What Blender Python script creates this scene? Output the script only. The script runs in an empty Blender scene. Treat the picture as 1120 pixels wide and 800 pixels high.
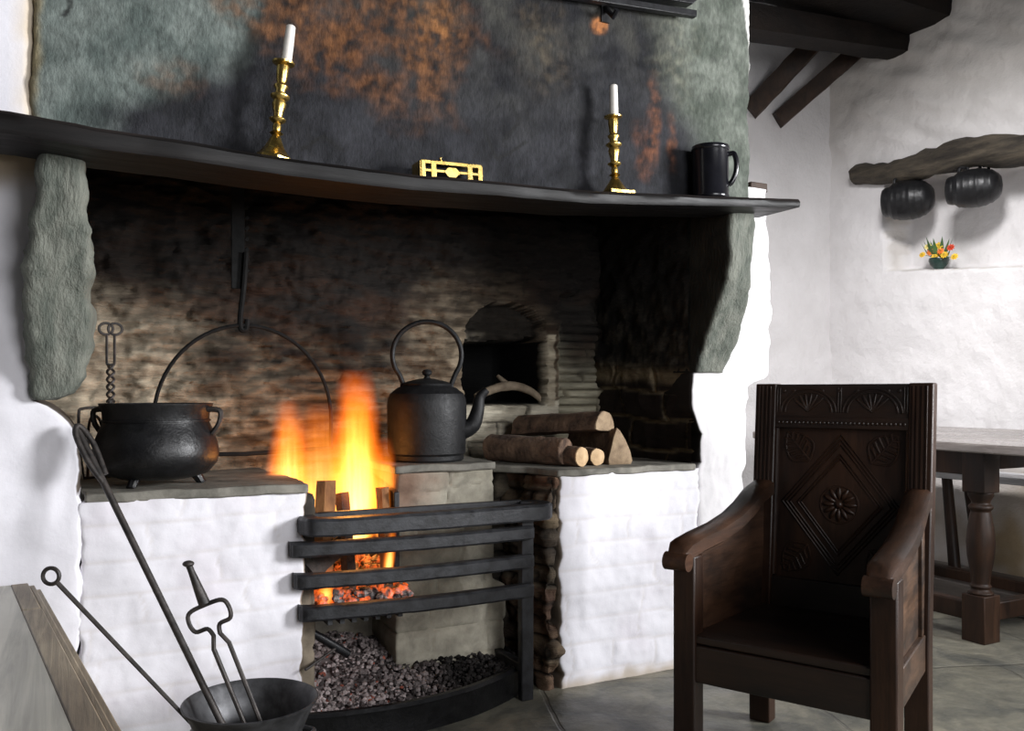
import bpy, math, random
from mathutils import Vector, Matrix, noise

C = bpy.context.scene.collection
rnd = random.Random(11)
PI = math.pi

# ------------------------------------------------------------------ camera frame (metres; hearth front wall is Y = 0)
FOC, HC, TH = 950.0, 1.0, math.radians(27.3)
FW = (math.sin(TH), math.cos(TH)); RT = (math.cos(TH), -math.sin(TH)); CAM = (0.0, -2.53)

def ray(px, py):
    u = (px - 560) / FOC
    return (FW[0] + RT[0]*u, FW[1] + RT[1]*u, (430 - py) / FOC)
def on_y(px, py, y):
    r = ray(px, py); t = (y - CAM[1]) / r[1]
    return Vector((r[0]*t, y, HC + r[2]*t))
def on_z(px, py, z):
    r = ray(px, py); t = (z - HC) / r[2]
    return Vector((r[0]*t, CAM[1] + r[1]*t, z))
def on_x(px, py, x):
    r = ray(px, py); t = x / r[0]
    return Vector((x, CAM[1] + r[1]*t, HC + r[2]*t))

# ------------------------------------------------------------------ small maths
def lerp(a, b, t): return a + (b - a)*t
def clamp(x, a=0.0, b=1.0): return a if x < a else b if x > b else x
def sst(a, b, x):
    t = clamp((x - a)/(b - a)); return t*t*(3 - 2*t)
def mixc(a, b, t): return tuple(lerp(a[i], b[i], t) for i in range(3))
def interp(tab, x):
    """piecewise linear table [(x, value or tuple)], sorted by x"""
    if x <= tab[0][0]: return tab[0][1]
    for (a, va), (b, vb) in zip(tab, tab[1:]):
        if x <= b:
            t = (x - a)/(b - a)
            if isinstance(va, tuple): return tuple(lerp(p, q, t) for p, q in zip(va, vb))
            return lerp(va, vb, t)
    return tab[-1][1]
def fbm(x, y, z, s=1.0, o=4): return noise.fractal(Vector((x*s, y*s, z*s)), 1.0, 2.0, o)
def hsh(a, b=0, c=0):
    v = math.sin(a*127.1 + b*311.7 + c*74.7)*43758.5453
    return v - math.floor(v)
def courses(x, z, h, l, seed=0):
    """irregular stone courses: returns (0 in the joint .. 1 on the face, random of the stone, random of the course)"""
    z = z + .35*h*fbm(x*.8, seed, z*.8, 2.2, 2) + 10
    row = math.floor(z/h); fz = z/h - row
    ll = l*(.6 + .9*hsh(row, seed, 3))
    xx = x/ll + 9*hsh(row, seed) + .12*fbm(x, z, seed, 9, 2)
    ci = math.floor(xx); fx = xx - ci
    e = min(fx*ll, (1 - fx)*ll, fz*h, (1 - fz)*h)
    return sst(.0, .010, e), hsh(row, ci, seed), hsh(row, seed, 5)
def catmull(pts, n=8, closed=False):
    P = [Vector(p) for p in pts]; out = []; m = len(P)
    for i in range(m if closed else m - 1):
        p0 = P[(i-1) % m] if closed or i > 0 else P[0]
        p1, p2 = P[i], P[(i+1) % m]
        p3 = P[(i+2) % m] if closed or i + 2 < m else P[-1]
        for k in range(n):
            t = k/n
            out.append(.5*((2*p1) + (p2 - p0)*t + (2*p0 - 5*p1 + 4*p2 - p3)*t*t + (3*p1 - p0 - 3*p2 + p3)*t**3))
    if not closed: out.append(P[-1])
    return out

# ------------------------------------------------------------------ mesh builder
WL = {}
class MB:
    def __init__(s): s.v = []; s.f = []; s.c = []
    def add(s, vs, fs, col=None):
        b = len(s.v); s.v += [Vector(q) for q in vs]
        s.f += [tuple(i + b for i in f) for f in fs]
        s.c += (col if isinstance(col, list) else [col or (1, 1, 1)]*len(vs))
    def box(s, c, d, mat=None, col=None, taper=None):
        x, y, z = d[0]/2, d[1]/2, d[2]/2
        vs = [Vector((a*x, b*y, e*z)) for e in (-1, 1) for b in (-1, 1) for a in (-1, 1)]
        if taper:
            for q in vs[4:]: q.x *= taper; q.y *= taper
        if mat: vs = [mat @ q for q in vs]
        s.add([q + Vector(c) for q in vs], [(0, 2, 3, 1), (4, 5, 7, 6), (0, 1, 5, 4), (2, 6, 7, 3), (0, 4, 6, 2), (1, 3, 7, 5)], col)
    def hexa(s, p, col=None):
        """eight corners: bottom ring of four then top ring of four"""
        s.add(p, [(3, 2, 1, 0), (4, 5, 6, 7), (0, 1, 5, 4), (1, 2, 6, 5), (2, 3, 7, 6), (3, 0, 4, 7)], col)
    def tube(s, path, rad, n=10, closed=False, col=None, sq=1.0, up=None):
        P = [Vector(p) for p in path]; m = len(P)
        R = rad if isinstance(rad, (list, tuple)) else [rad]*m
        vs = []; fs = []; prev = None
        for i in range(m):
            if closed: t = P[(i+1) % m] - P[i-1]
            else: t = P[min(i+1, m-1)] - P[max(i-1, 0)]
            t.normalize()
            if prev is None:
                a = Vector(up) if up else (Vector((0, 0, 1)) if abs(t.z) < .9 else Vector((1, 0, 0)))
                e = (a - t*a.dot(t)).normalized()
            else:
                e = prev - t*prev.dot(t)
                e = e.normalized() if e.length > 1e-6 else prev
            prev = e; b = t.cross(e)
            for k in range(n):
                an = 2*PI*k/n
                vs.append(P[i] + (e*math.cos(an) + b*math.sin(an)*sq)*R[i])
        for i in range(m if closed else m - 1):
            j = (i+1) % m
            for k in range(n):
                q = (k+1) % n
                fs.append((i*n+k, i*n+q, j*n+q, j*n+k))
        if not closed:
            fs.append(tuple(range(n-1, -1, -1))); fs.append(tuple((m-1)*n + k for k in range(n)))
        s.add(vs, fs, col)
    def lathe(s, prof, n=32, mat=None, col=None, cap=True):
        vs = []; fs = []; m = len(prof)
        for r, z in prof:
            for k in range(n):
                a = 2*PI*k/n; vs.append(Vector((max(r, 1e-4)*math.cos(a), max(r, 1e-4)*math.sin(a), z)))
        for i in range(m-1):
            for k in range(n):
                q = (k+1) % n; fs.append((i*n+k, i*n+q, (i+1)*n+q, (i+1)*n+k))
        if cap: fs.append(tuple(range(n-1, -1, -1))); fs.append(tuple((m-1)*n + k for k in range(n)))
        if mat: vs = [mat @ q for q in vs]
        s.add(vs, fs, col)
    def ball(s, c, r, nu=10, nv=7, mat=None, col=None, jit=0, seed=0):
        r = r if isinstance(r, (tuple, list)) else (r, r, r); vs = []; fs = []
        for j in range(nv+1):
            ph = PI*(j/nv - .5); ph = clamp(ph, -PI/2+.02, PI/2-.02)
            for i in range(nu):
                a = 2*PI*i/nu
                q = Vector((math.cos(ph)*math.cos(a)*r[0], math.cos(ph)*math.sin(a)*r[1], math.sin(ph)*r[2]))
                if jit: q *= 1 + jit*(hsh(i, j, seed) - .5)
                vs.append((mat @ q if mat else q) + Vector(c))
        for j in range(nv):
            for i in range(nu):
                q = (i+1) % nu; fs.append((j*nu+i, j*nu+q, (j+1)*nu+q, (j+1)*nu+i))
        fs.append(tuple(range(nu-1, -1, -1))); fs.append(tuple(nv*nu + i for i in range(nu)))
        s.add(vs, fs, col)
    def grid(s, fn, nu, nv, flip=False, cf=None):
        vs = []; cs = []
        for j in range(nv+1):
            for i in range(nu+1):
                r = fn(i/nu, j/nv); vs.append(r[0] if isinstance(r, tuple) else r)
                cs.append(r[1] if isinstance(r, tuple) else (1, 1, 1))
        w = nu+1; fs = []
        for j in range(nv):
            for i in range(nu):
                q = (j*w+i, j*w+i+1, (j+1)*w+i+1, (j+1)*w+i); fs.append(q[::-1] if flip else q)
        s.add(vs, fs, cs)
    def prism(s, poly, fn, d0, d1, col=None):
        """poly = 2-D outline, fn(a, b, d) -> point"""
        n = len(poly); vs = [fn(a, b, d0) for a, b in poly] + [fn(a, b, d1) for a, b in poly]
        fs = [tuple(range(n-1, -1, -1)), tuple(range(n, 2*n))] + [(i, (i+1) % n, n+(i+1) % n, n+i) for i in range(n)]
        s.add(vs, fs, col)
    def build(s, name, mat, parent=None, local=False, ang=38, bevel=0, seg=2, sub=0, origin=None):
        off = Vector((0, 0, 0))
        if parent is not None and not local: off = WL[parent]
        if origin is not None: off = Vector(origin)
        me = bpy.data.meshes.new(name)
        me.from_pydata([v - off for v in s.v], [], s.f); me.validate(); me.update()
        if len(me.vertices) == len(s.c):
            at = me.color_attributes.new('Col', 'FLOAT_COLOR', 'POINT')
            flat = []
            for c in s.c: flat += [c[0], c[1], c[2], 1.0]
            at.data.foreach_set('color', flat)
        me.polygons.foreach_set('use_smooth', [True]*len(me.polygons))
        me.set_sharp_from_angle(angle=math.radians(ang))
        me.materials.append(mat)
        o = bpy.data.objects.new(name, me); C.objects.link(o)
        if parent is not None: o.parent = parent; WL[o] = WL[parent]
        elif origin is not None: o.location = off; WL[o] = off
        else: WL[o] = Vector((0, 0, 0))
        if bevel:
            b = o.modifiers.new('bevel', 'BEVEL'); b.width = bevel; b.segments = seg; b.limit_method = 'ANGLE'; b.angle_limit = math.radians(40)
        if sub:
            b = o.modifiers.new('sub', 'SUBSURF'); b.levels = sub; b.render_levels = sub
        return o

def tag(o, label=None, cat=None, group=None, kind=None):
    if label: o['label'] = label
    if cat: o['category'] = cat
    if group: o['group'] = group
    if kind: o['kind'] = kind
    return o
def thing(name, label, cat, loc=(0, 0, 0), rz=0, group=None):
    o = bpy.data.objects.new(name, None); C.objects.link(o)
    o.empty_display_size = .05
    o.location = loc; o.rotation_euler = (0, 0, rz); WL[o] = Vector(loc)
    return tag(o, label, cat, group)
def struct(o): return tag(o, kind='structure')
def dup(root, loc, rz=None, label=None):
    r = root.copy(); C.objects.link(r); r.location = loc; WL[r] = Vector(loc)
    if rz is not None: r.rotation_euler = (0, 0, rz)
    if label: r['label'] = label
    for ch in list(root.children):
        c = ch.copy(); C.objects.link(c); c.parent = r
        for g in list(ch.children):
            d = g.copy(); C.objects.link(d); d.parent = c
    return r

# ------------------------------------------------------------------ materials
class NT:
    def __init__(s, name):
        s.m = bpy.data.materials.new(name); s.m.use_nodes = True
        s.t = s.m.node_tree; s.t.nodes.clear(); s.out = s.n('ShaderNodeOutputMaterial')
    def n(s, t, **k):
        o = s.t.nodes.new(t)
        for a, v in k.items(): setattr(o, a, v)
        return o
    def l(s, a, b): s.t.links.new(a, b)
    def math(s, op, a, b=None, cl=False):
        o = s.n('ShaderNodeMath', operation=op, use_clamp=cl)
        for i, q in enumerate((a, b)):
            if q is None: continue
            if isinstance(q, (int, float)): o.inputs[i].default_value = q
            else: s.l(q, o.inputs[i])
        return o.outputs[0]
    def noise(s, vec, scale, detail=6, rough=.6, dist=0):
        o = s.n('ShaderNodeTexNoise'); o.inputs['Scale'].default_value = scale
        o.inputs['Detail'].default_value = detail; o.inputs['Roughness'].default_value = rough
        o.inputs['Distortion'].default_value = dist; s.l(vec, o.inputs['Vector']); return o.outputs['Fac']
    def ramp(s, fac, stops):
        o = s.n('ShaderNodeValToRGB'); e = o.color_ramp.elements
        while len(e) < len(stops): e.new(.5)
        for q, (p, c) in zip(e, stops):
            q.position = p; q.color = (c[0], c[1], c[2], 1) if isinstance(c, tuple) else (c, c, c, 1)
        s.l(fac, o.inputs['Fac']); return o.outputs['Color']
    def mix(s, a, b, fac, mode='MIX'):
        o = s.n('ShaderNodeMix', data_type='RGBA', blend_type=mode)
        for i, q in ((6, a), (7, b)):
            if isinstance(q, tuple): o.inputs[i].default_value = (*q, 1)
            else: s.l(q, o.inputs[i])
        if isinstance(fac, (int, float)): o.inputs[0].default_value = fac
        else: s.l(fac, o.inputs[0])
        return o.outputs[2]
    def vec(s, scale=(1, 1, 1), rot=(0, 0, 0)):
        tc = s.n('ShaderNodeTexCoord'); mp = s.n('ShaderNodeMapping')
        mp.inputs['Scale'].default_value = scale; mp.inputs['Rotation'].default_value = rot
        s.l(tc.outputs['Object'], mp.inputs['Vector']); return mp.outputs['Vector']

def M(name, c1, c2, scale=8, stretch=(1, 1, 1), rough=.7, metal=0.0, bump=.3, bscale=None, bdist=.004, attr=False,
      lo=.35, hi=.65, spec=.5, r2=None, grain=None, coat=0):
    n = NT(name); v = n.vec(stretch)
    a = n.noise(v, scale, 8, .62, .3)
    if attr:
        at = n.n('ShaderNodeAttribute', attribute_name='Col')
        col = n.mix(at.outputs['Color'], n.ramp(a, [(lo, c1), (hi, c2)]), 1.0, 'MULTIPLY')
    else:
        col = n.ramp(a, [(lo, c1), (hi, c2)])
    if grain:
        g = n.noise(n.vec(grain), 1.0, 5, .7, .6)
        col = n.mix(col, n.ramp(g, [(.3, .45), (.62, 1.15)]), .8, 'MULTIPLY')
    p = n.n('ShaderNodeBsdfPrincipled'); n.l(col, p.inputs['Base Color'])
    p.inputs['Metallic'].default_value = metal; p.inputs['Specular IOR Level'].default_value = spec
    p.inputs['Coat Weight'].default_value = coat; p.inputs['Coat Roughness'].default_value = .25
    if r2 is None: p.inputs['Roughness'].default_value = rough
    else:
        rr = n.n('ShaderNodeMapRange'); n.l(n.noise(v, scale*1.7, 5), rr.inputs[0])
        rr.inputs[1].default_value = .3; rr.inputs[2].default_value = .7
        rr.inputs[3].default_value = rough; rr.inputs[4].default_value = r2; n.l(rr.outputs[0], p.inputs['Roughness'])
    if bump:
        b = n.n('ShaderNodeBump'); b.inputs['Strength'].default_value = bump; b.inputs['Distance'].default_value = bdist
        hgt = n.noise(v, bscale or scale*3, 8, .65)
        if grain: hgt = n.math('ADD', hgt, g)
        n.l(hgt, b.inputs['Height']); n.l(b.outputs[0], p.inputs['Normal'])
    n.l(p.outputs[0], n.out.inputs['Surface'])
    return n.m

WHITE = M('whitewash', (.73, .715, .74), (.82, .805, .835), 3, rough=.85, bump=.22, bscale=14, bdist=.010, attr=True, spec=.2)
WHITE2 = M('whitewash_far', (.66, .64, .635), (.74, .72, .72), 2.5, rough=.9, bump=.6, bscale=11, bdist=.02, attr=True, spec=.2)
SMOKED = M('smoked_plaster', (.6, .6, .6), (1.4, 1.4, 1.4), 40, stretch=(1.6, 1, .8), rough=.78, bump=.7, bscale=60, bdist=.006, attr=True, lo=.3, hi=.7, spec=.3)
RUBBLE = M('sooty_stone', (.66, .66, .66), (1.36, 1.36, 1.36), 11, stretch=(.7, 1, 4.5), rough=.88, bump=.8, bscale=30, bdist=.012, attr=True, lo=.3, hi=.7, spec=.25)
SLATE = M('green_slate', (.085, .098, .082), (.235, .242, .205), 9, stretch=(2.6, 2.6, .8), rough=.8, bump=1.0, bscale=44, bdist=.010, lo=.3, hi=.72, spec=.3, attr=True)
LEDGE = M('hob_slate', (.10, .095, .08), (.25, .235, .20), 10, rough=.75, bump=.6, bscale=30, bdist=.005, spec=.3)
BRICK = M('fire_brick', (.7, .7, .7), (1.2, 1.2, 1.2), 14, rough=.9, bump=.5, bscale=50, bdist=.004, attr=True, spec=.2)
IRON = M('black_iron', (.005, .005, .006), (.015, .015, .017), 30, rough=.34, r2=.5, bump=.35, bscale=90, bdist=.002, spec=.35)
CAST = M('cast_iron', (.005, .005, .0055), (.012, .012, .013), 24, rough=.3, r2=.42, bump=.5, bscale=70, bdist=.003, spec=.35)
RUST = M('old_wrought_iron', (.02, .018, .017), (.065, .055, .05), 40, rough=.5, bump=.4, bscale=120, bdist=.002, spec=.5, metal=.3)
GRATE = M('grate_iron', (.006, .006, .007), (.028, .029, .033), 22, rough=.4, r2=.6, bump=.4, bscale=80, bdist=.003, spec=.45)
BRASS = M('brass', (.55, .36, .09), (.80, .58, .20), 20, rough=.22, r2=.34, bump=.08, metal=1.0)
WAX = M('candle_wax', (.80, .76, .70), (.86, .82, .76), 20, rough=.45, bump=.1)
PEWTER = M('black_glaze', (.004, .004, .006), (.008, .008, .011), 20, rough=.22, bump=.05, spec=.6)
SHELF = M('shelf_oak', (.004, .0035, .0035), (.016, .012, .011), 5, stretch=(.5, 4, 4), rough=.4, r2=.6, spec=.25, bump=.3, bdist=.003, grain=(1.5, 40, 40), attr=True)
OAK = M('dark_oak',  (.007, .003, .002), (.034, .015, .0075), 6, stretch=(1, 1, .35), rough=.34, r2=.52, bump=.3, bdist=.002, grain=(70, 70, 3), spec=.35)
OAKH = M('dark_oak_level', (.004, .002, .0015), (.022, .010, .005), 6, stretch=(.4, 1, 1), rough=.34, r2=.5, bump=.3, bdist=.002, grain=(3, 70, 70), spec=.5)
OAKD = M('dark_oak_side_lit', (.016, .008, .0045), (.115, .060, .032), 6, stretch=(1, .4, 1), rough=.36, r2=.52, bump=.3, bdist=.002, grain=(70, 3, 70), spec=.5)  # chair-side oak lightened to stand in for light falling on it
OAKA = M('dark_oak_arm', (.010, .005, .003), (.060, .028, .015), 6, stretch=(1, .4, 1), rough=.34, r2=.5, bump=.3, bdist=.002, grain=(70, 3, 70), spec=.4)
TBL = M('table_oak', (.010, .005, .003), (.045, .021, .011), 6, stretch=(1, 1, .4), spec=.25, rough=.4, r2=.6, bump=.25, bdist=.002, grain=(60, 60, 4))
TBLTOP = M('table_top_oak', (.16, .135, .12), (.34, .30, .28), 5, stretch=(1, .3, 1), rough=.2, r2=.34, bump=.2, bdist=.002, grain=(50, 3, 50), spec=.6)  # base lightened to paint in the glossy reflection on the top
PLANK = M('step_oak', (.05, .042, .038), (.14, .12, .105), 5, stretch=(1, .3, 1), rough=.4, r2=.6, bump=.3, bdist=.003, grain=(50, 3, 50))
CHEST = M('chest_top', (.34, .325, .275), (.46, .44, .375), 3, stretch=(1, .4, 1), rough=.3, r2=.42, bump=.12, bdist=.002, grain=(30, 1.5, 30), spec=.5)
CHESTE = M('chest_edge', (.13, .10, .07), (.33, .27, .19), 5, stretch=(1, .3, 1), rough=.55, bump=.5, bdist=.003, grain=(70, 3, 70))
SEAT = M('bench_seat_lit', (.5, .5, .52), (.7, .7, .72), 5, stretch=(1, .3, 1), rough=.35, r2=.5, bump=.2, bdist=.002, grain=(50, 3, 50))  # seat colour raised to stand in for light under the table
BEAM = M('roof_oak', (.003, .002, .0018), (.010, .006, .004), 6, stretch=(.6, .6, 2), rough=.75, spec=.2, bump=.6, bdist=.01, grain=(20, 20, 20))
RAFT = M('rafter_oak', (.015, .008, .005), (.055, .028, .015), 6, rough=.65, bump=.5, bdist=.006, grain=(24, 24, 8))
LINTEL = M('lintel_log', (.022, .017, .012), (.10, .08, .055), 7, stretch=(2, .4, 2), rough=.8, bump=.9, bdist=.012, grain=(50, 4, 50))
BARK = M('bark', (.045, .025, .016), (.22, .135, .085), 16, stretch=(1, 1, 1), rough=.9, bump=1.0, bscale=34, bdist=.01)
SOOT = M('sooted_iron', (.004, .004, .004), (.010, .010, .010), 40, rough=.75, bump=.3, spec=.15)
PAIL = M('worn_metal', (.03, .03, .032), (.10, .10, .105), 14, rough=.42, r2=.55, bump=.2, bdist=.002, metal=.6)
CUT2 = M('weathered_cut_wood', (.17, .115, .07), (.36, .26, .16), 22, rough=.85, bump=.6, bscale=70, bdist=.004)
KETT = M('sooted_cast_iron', (.004, .004, .0045), (.012, .012, .013), 26, rough=.46, r2=.62, bump=.5, bscale=70, bdist=.003, spec=.35)
CUT = M('cut_wood', (.36, .23, .12), (.66, .47, .27), 18, rough=.8, bump=.4, bscale=60, bdist=.003)
SPLIT = M('split_wood', (.20, .085, .028), (.42, .20, .07), 8, rough=.75, bump=.6, bdist=.005)
BRANCH = M('dry_branch', (.14, .105, .07), (.34, .27, .19), 14, rough=.85, bump=.6, bdist=.005)
HOTWOOD = M('fire_wood', (.16, .06, .02), (.46, .21, .07), 14, stretch=(1, 1, .3), rough=.8, bump=.5, bdist=.004)
CHAR = M('charred_wood', (.008, .007, .006), (.05, .035, .028), 20, rough=.8, bump=.8, bdist=.006)
ASHM = M('ash', (.7, .7, .7), (1.3, 1.3, 1.3), 40, rough=.95, bump=.6, bscale=80, bdist=.004, attr=True, spec=.15)
BOWL = M('green_bowl', (.010, .025, .020), (.02, .05, .04), 12, rough=.25, bump=.05)
PETAL = M('petal', (.85, .85, .85), (1.1, 1.1, 1.1), 30, rough=.6, bump=.1, attr=True)
LEAF = M('leaf', (.03, .08, .02), (.07, .15, .04), 30, rough=.6, bump=.1)

def ember_mat():
    n = NT('glowing_ember'); v = n.vec(); a = n.noise(v, 45, 4)
    p = n.n('ShaderNodeBsdfPrincipled'); n.l(n.ramp(a, [(.4, (.03, .02, .02)), (.6, (.30, .27, .26))]), p.inputs['Base Color'])
    p.inputs['Roughness'].default_value = .95
    n.l(n.ramp(n.noise(v, 24, 3), [(.47, (0, 0, 0)), (.66, (1.0, .14, .02)), (.85, (1, .45, .1))]), p.inputs['Emission Color'])
    p.inputs['Emission Strength'].default_value = 1.2
    n.l(p.outputs[0], n.out.inputs['Surface']); return n.m
EMBER = ember_mat()

def flame_mat(name, h, R, strength, seed, lean=0.0):
    n = NT(name); tc = n.n('ShaderNodeTexCoord'); sp = n.n('ShaderNodeSeparateXYZ'); n.l(tc.outputs['Object'], sp.inputs[0])
    x, y, z = sp.outputs
    zz = n.math('DIVIDE', z, h, True)
    mp = n.n('ShaderNodeMapping'); mp.inputs['Scale'].default_value = (9, 9, 4); mp.inputs['Location'].default_value = (seed*3.1, seed, seed*1.7)
    n.l(tc.outputs['Object'], mp.inputs['Vector'])
    wob = n.math('MULTIPLY', n.math('SUBTRACT', n.noise(mp.outputs[0], 1.0, 2), .5), R*1.1)
    x2 = n.math('ADD', n.math('SUBTRACT', x, n.math('MULTIPLY', z, lean)), n.math('MULTIPLY', wob, zz))
    fc = n.n('ShaderNodeFloatCurve'); cv = fc.mapping.curves[0]
    for i, (a, b) in enumerate([(0, .55), (.22, .98), (.55, .92), (1, .60)]):
        if i < 2: cv.points[0 if i == 0 else 1].location = (a, b)
        else: cv.points.new(a, b)
    fc.mapping.update(); n.l(zz, fc.inputs['Value'])
    rz = n.math('MULTIPLY', fc.outputs[0], R)
    r2 = n.math('DIVIDE', n.math('ADD', n.math('MULTIPLY', x2, x2), n.math('MULTIPLY', y, y)), n.math('MULTIPLY', rz, rz))
    fall = n.math('POWER', n.math('SUBTRACT', 1.0, r2, True), 1.3)
    top = n.math('POWER', n.math('SUBTRACT', 1.0, zz, True), .9)
    mp2 = n.n('ShaderNodeMapping'); mp2.inputs['Scale'].default_value = (60, 60, 6); mp2.inputs['Location'].default_value = (seed, seed*2, 0)
    n.l(tc.outputs['Object'], mp2.inputs['Vector'])
    tex = n.math('ADD', .25, n.math('MULTIPLY', n.noise(mp2.outputs[0], 1.0, 3), 1.5))
    st = n.math('MULTIPLY', n.math('MULTIPLY', fall, top), tex)
    col = n.ramp(st, [(.0, (1, .13, .006)), (.30, (1, .27, .02)), (.8, (1, .54, .14))])
    e = n.n('ShaderNodeEmission'); n.l(col, e.inputs['Color']); n.l(n.math('MULTIPLY', st, strength), e.inputs['Strength'])
    n.l(e.outputs[0], n.out.inputs['Volume'])
    return n.m

def floor_mat():
    n = NT('slate_flags'); v = n.vec((1, 1, 1), (0, 0, .35))
    wv = n.n('ShaderNodeVectorMath', operation='MULTIPLY_ADD')
    nz = n.n('ShaderNodeTexNoise'); nz.inputs['Scale'].default_value = 2.2; nz.inputs['Detail'].default_value = 3; n.l(v, nz.inputs['Vector'])
    n.l(nz.outputs['Color'], wv.inputs[0]); wv.inputs[1].default_value = (.10, .10, 0); n.l(v, wv.inputs[2])
    b = n.n('ShaderNodeTexBrick'); b.offset = .37; b.squash = 1.0
    for k, q in (('Scale', 1.0), ('Mortar Size', .009), ('Mortar Smooth', .5), ('Brick Width', .85), ('Row Height', .62)): b.inputs[k].default_value = q
    b.inputs['Color1'].default_value = (.135, .13, .11, 1); b.inputs['Color2'].default_value = (.185, .178, .155, 1); b.inputs['Mortar'].default_value = (.12, .115, .10, 1)
    n.l(wv.outputs[0], b.inputs['Vector'])
    a = n.noise(v, 5, 9, .68, .8)
    col = n.mix(b.outputs['Color'], n.ramp(a, [(.32, (.36, .40, .44)), (.66, (1.45, 1.40, 1.26))]), 1.0, 'MULTIPLY')
    p = n.n('ShaderNodeBsdfPrincipled'); n.l(col, p.inputs['Base Color'])
    rr = n.n('ShaderNodeMapRange'); n.l(n.noise(v, 9, 5), rr.inputs[0]); rr.inputs[1].default_value = .3; rr.inputs[2].default_value = .7
    rr.inputs[3].default_value = .32; rr.inputs[4].default_value = .6; n.l(rr.outputs[0], p.inputs['Roughness'])
    bp = n.n('ShaderNodeBump'); bp.inputs['Strength'].default_value = .5; bp.inputs['Distance'].default_value = .012
    h = n.math('SUBTRACT', n.noise(v, 14, 8), n.math('MULTIPLY', b.outputs['Fac'], 1.2)); n.l(h, bp.inputs['Height'])
    n.l(bp.outputs[0], p.inputs['Normal']); n.l(p.outputs[0], n.out.inputs['Surface']); return n.m
FLOOR = floor_mat()

# ------------------------------------------------------------------ rough masonry slab: outline rows (z, left, right, front y) with rounded corners
def slab(rows, back, nx=60, nz=60, r=.02, amp=.006, ns=6.0, side=6, colf=None, course=None, seed=0, zmap=None, edge=.0, splay=.0):
    rows = sorted(rows); tab = [(q[0], q[1:]) for q in rows]
    z0, z1 = rows[0][0], rows[-1][0]; mb = MB(); prof = None; vs = []; cs = []; fs = []
    for j in range(nz+1):
        z = lerp(z0, z1, j/nz); L, R, yf = interp(tab, z)
        L += edge*fbm(seed+3, 0, z, 14, 3); R += edge*fbm(seed+9, 0, z, 14, 3)
        w = R - L; pts = []
        for i in range(side): pts.append((L + splay*(1 - i/side), lerp(back, yf + r, i/side), -1, 0))
        for i in range(5):
            a = PI/2*i/4; pts.append((L + r - r*math.cos(a), yf + r - r*math.sin(a), -math.cos(a), -math.sin(a)))
        for i in range(1, nx): pts.append((lerp(L + r, R - r, i/nx), yf, 0, -1))
        for i in range(5):
            a = PI/2*(1 - i/4); pts.append((R - r + r*math.cos(a), yf + r - r*math.sin(a), math.cos(a), -math.sin(a)))
        for i in range(side-1, -1, -1): pts.append((R, lerp(back, yf + r, i/side), 1, 0))
        for (x, y, ax, ay) in pts:
            d = amp*fbm(x + seed, y, z, ns, 5); g = 1
            if course:
                g, h1, h2 = courses(x + y, z, course[0], course[1], seed); d += course[2]*(g - 1) + course[2]*.5*(h1 - .5)
            zz = zmap(x, z) if zmap else z
            vs.append(Vector((x + ax*d, y + ay*d, zz)))
            cs.append(colf(x, y, z, g, ax) if colf else (1, 1, 1))
    n = len(pts)
    for j in range(nz):
        for i in range(n-1): fs.append((j*n+i, j*n+i+1, (j+1)*n+i+1, (j+1)*n+i))
        fs.append((j*n+n-1, j*n, (j+1)*n, (j+1)*n+n-1))
    fs.append(tuple(range(n-1, -1, -1))); fs.append(tuple(nz*n + i for i in range(n)))
    mb.add(vs, fs, cs); return mb

# ================================================================== THE ROOM
WX, FY = 4.3, 1.42      # right wall, far wall
fl = MB(); fl.box((1.6, -1.4, -.1), (7.4, 6.4, .2)); struct(fl.build('floor', FLOOR))

def far_fn(u, v):
    x = lerp(2.0, WX + .2, u); z = lerp(0, 3.6, v)
    return Vector((x, FY + .018*fbm(x, 5, z, 1.6, 4) + .006*fbm(x, 5, z, 7, 4), z))
b = MB(); b.grid(far_fn, 60, 90); b.add([(2, FY + .25, 0), (WX + .2, FY + .25, 0), (WX + .2, FY + .25, 3.6), (2, FY + .25, 3.6)], [(3, 2, 1, 0)])
struct(b.build('wall_back', WHITE2, ang=80))

# right wall with the window-like niche under the log lintel
nA, nB = on_x(966, 297, WX), on_x(1120, 292, WX)
def ledge_z(y): return lerp(nA.z, nB.z, (y - nA.y)/(nB.y - nA.y))
lA, lB = on_x(935, 190, WX), on_x(1120, 166, WX)
def lint_z(y): return lerp(lA.z, lB.z, (y - lA.y)/(lB.y - lA.y))
def right_fn(u, v):
    y = lerp(FY + .05, -3.4, u); z = lerp(0, 3.6, v)
    d = .030*fbm(3, y*.8, z, 1.3, 3) + .008*fbm(3, y, z, 6, 4)
    # combed diagonal plaster in the upper part
    k = sst(2.05, 2.6, z)
    d += .026*k*noise.noise(Vector((y*3.0 + z*2.2, 7, (z - y*.55)*11)))
    inn = sst(0, .035, nA.y - .01 + .012*fbm(1, 2, z, 9, 3) - y)*sst(0, .022, z - ledge_z(y))*sst(0, .05, lint_z(y) - z)
    stain = (1, 1, 1)
    if z < .75: stain = mixc((1, 1, 1), (.48, .38, .24), clamp(.9*sst(.75, .4, z)*(.7 + .9*fbm(2, y, z, 3, 3))))
    if z > 2.1: stain = mixc(stain, (.90, .87, .80), .8*sst(2.1, 2.9, z))
    if .1 < inn < .9: stain = mixc(stain, (.8, .76, .68), .5)
    return (Vector((WX + d + .20*inn, y, z)), stain)
b = MB(); b.grid(right_fn, 330, 240); struct(b.build('wall_right', WHITE2, ang=80))

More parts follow.
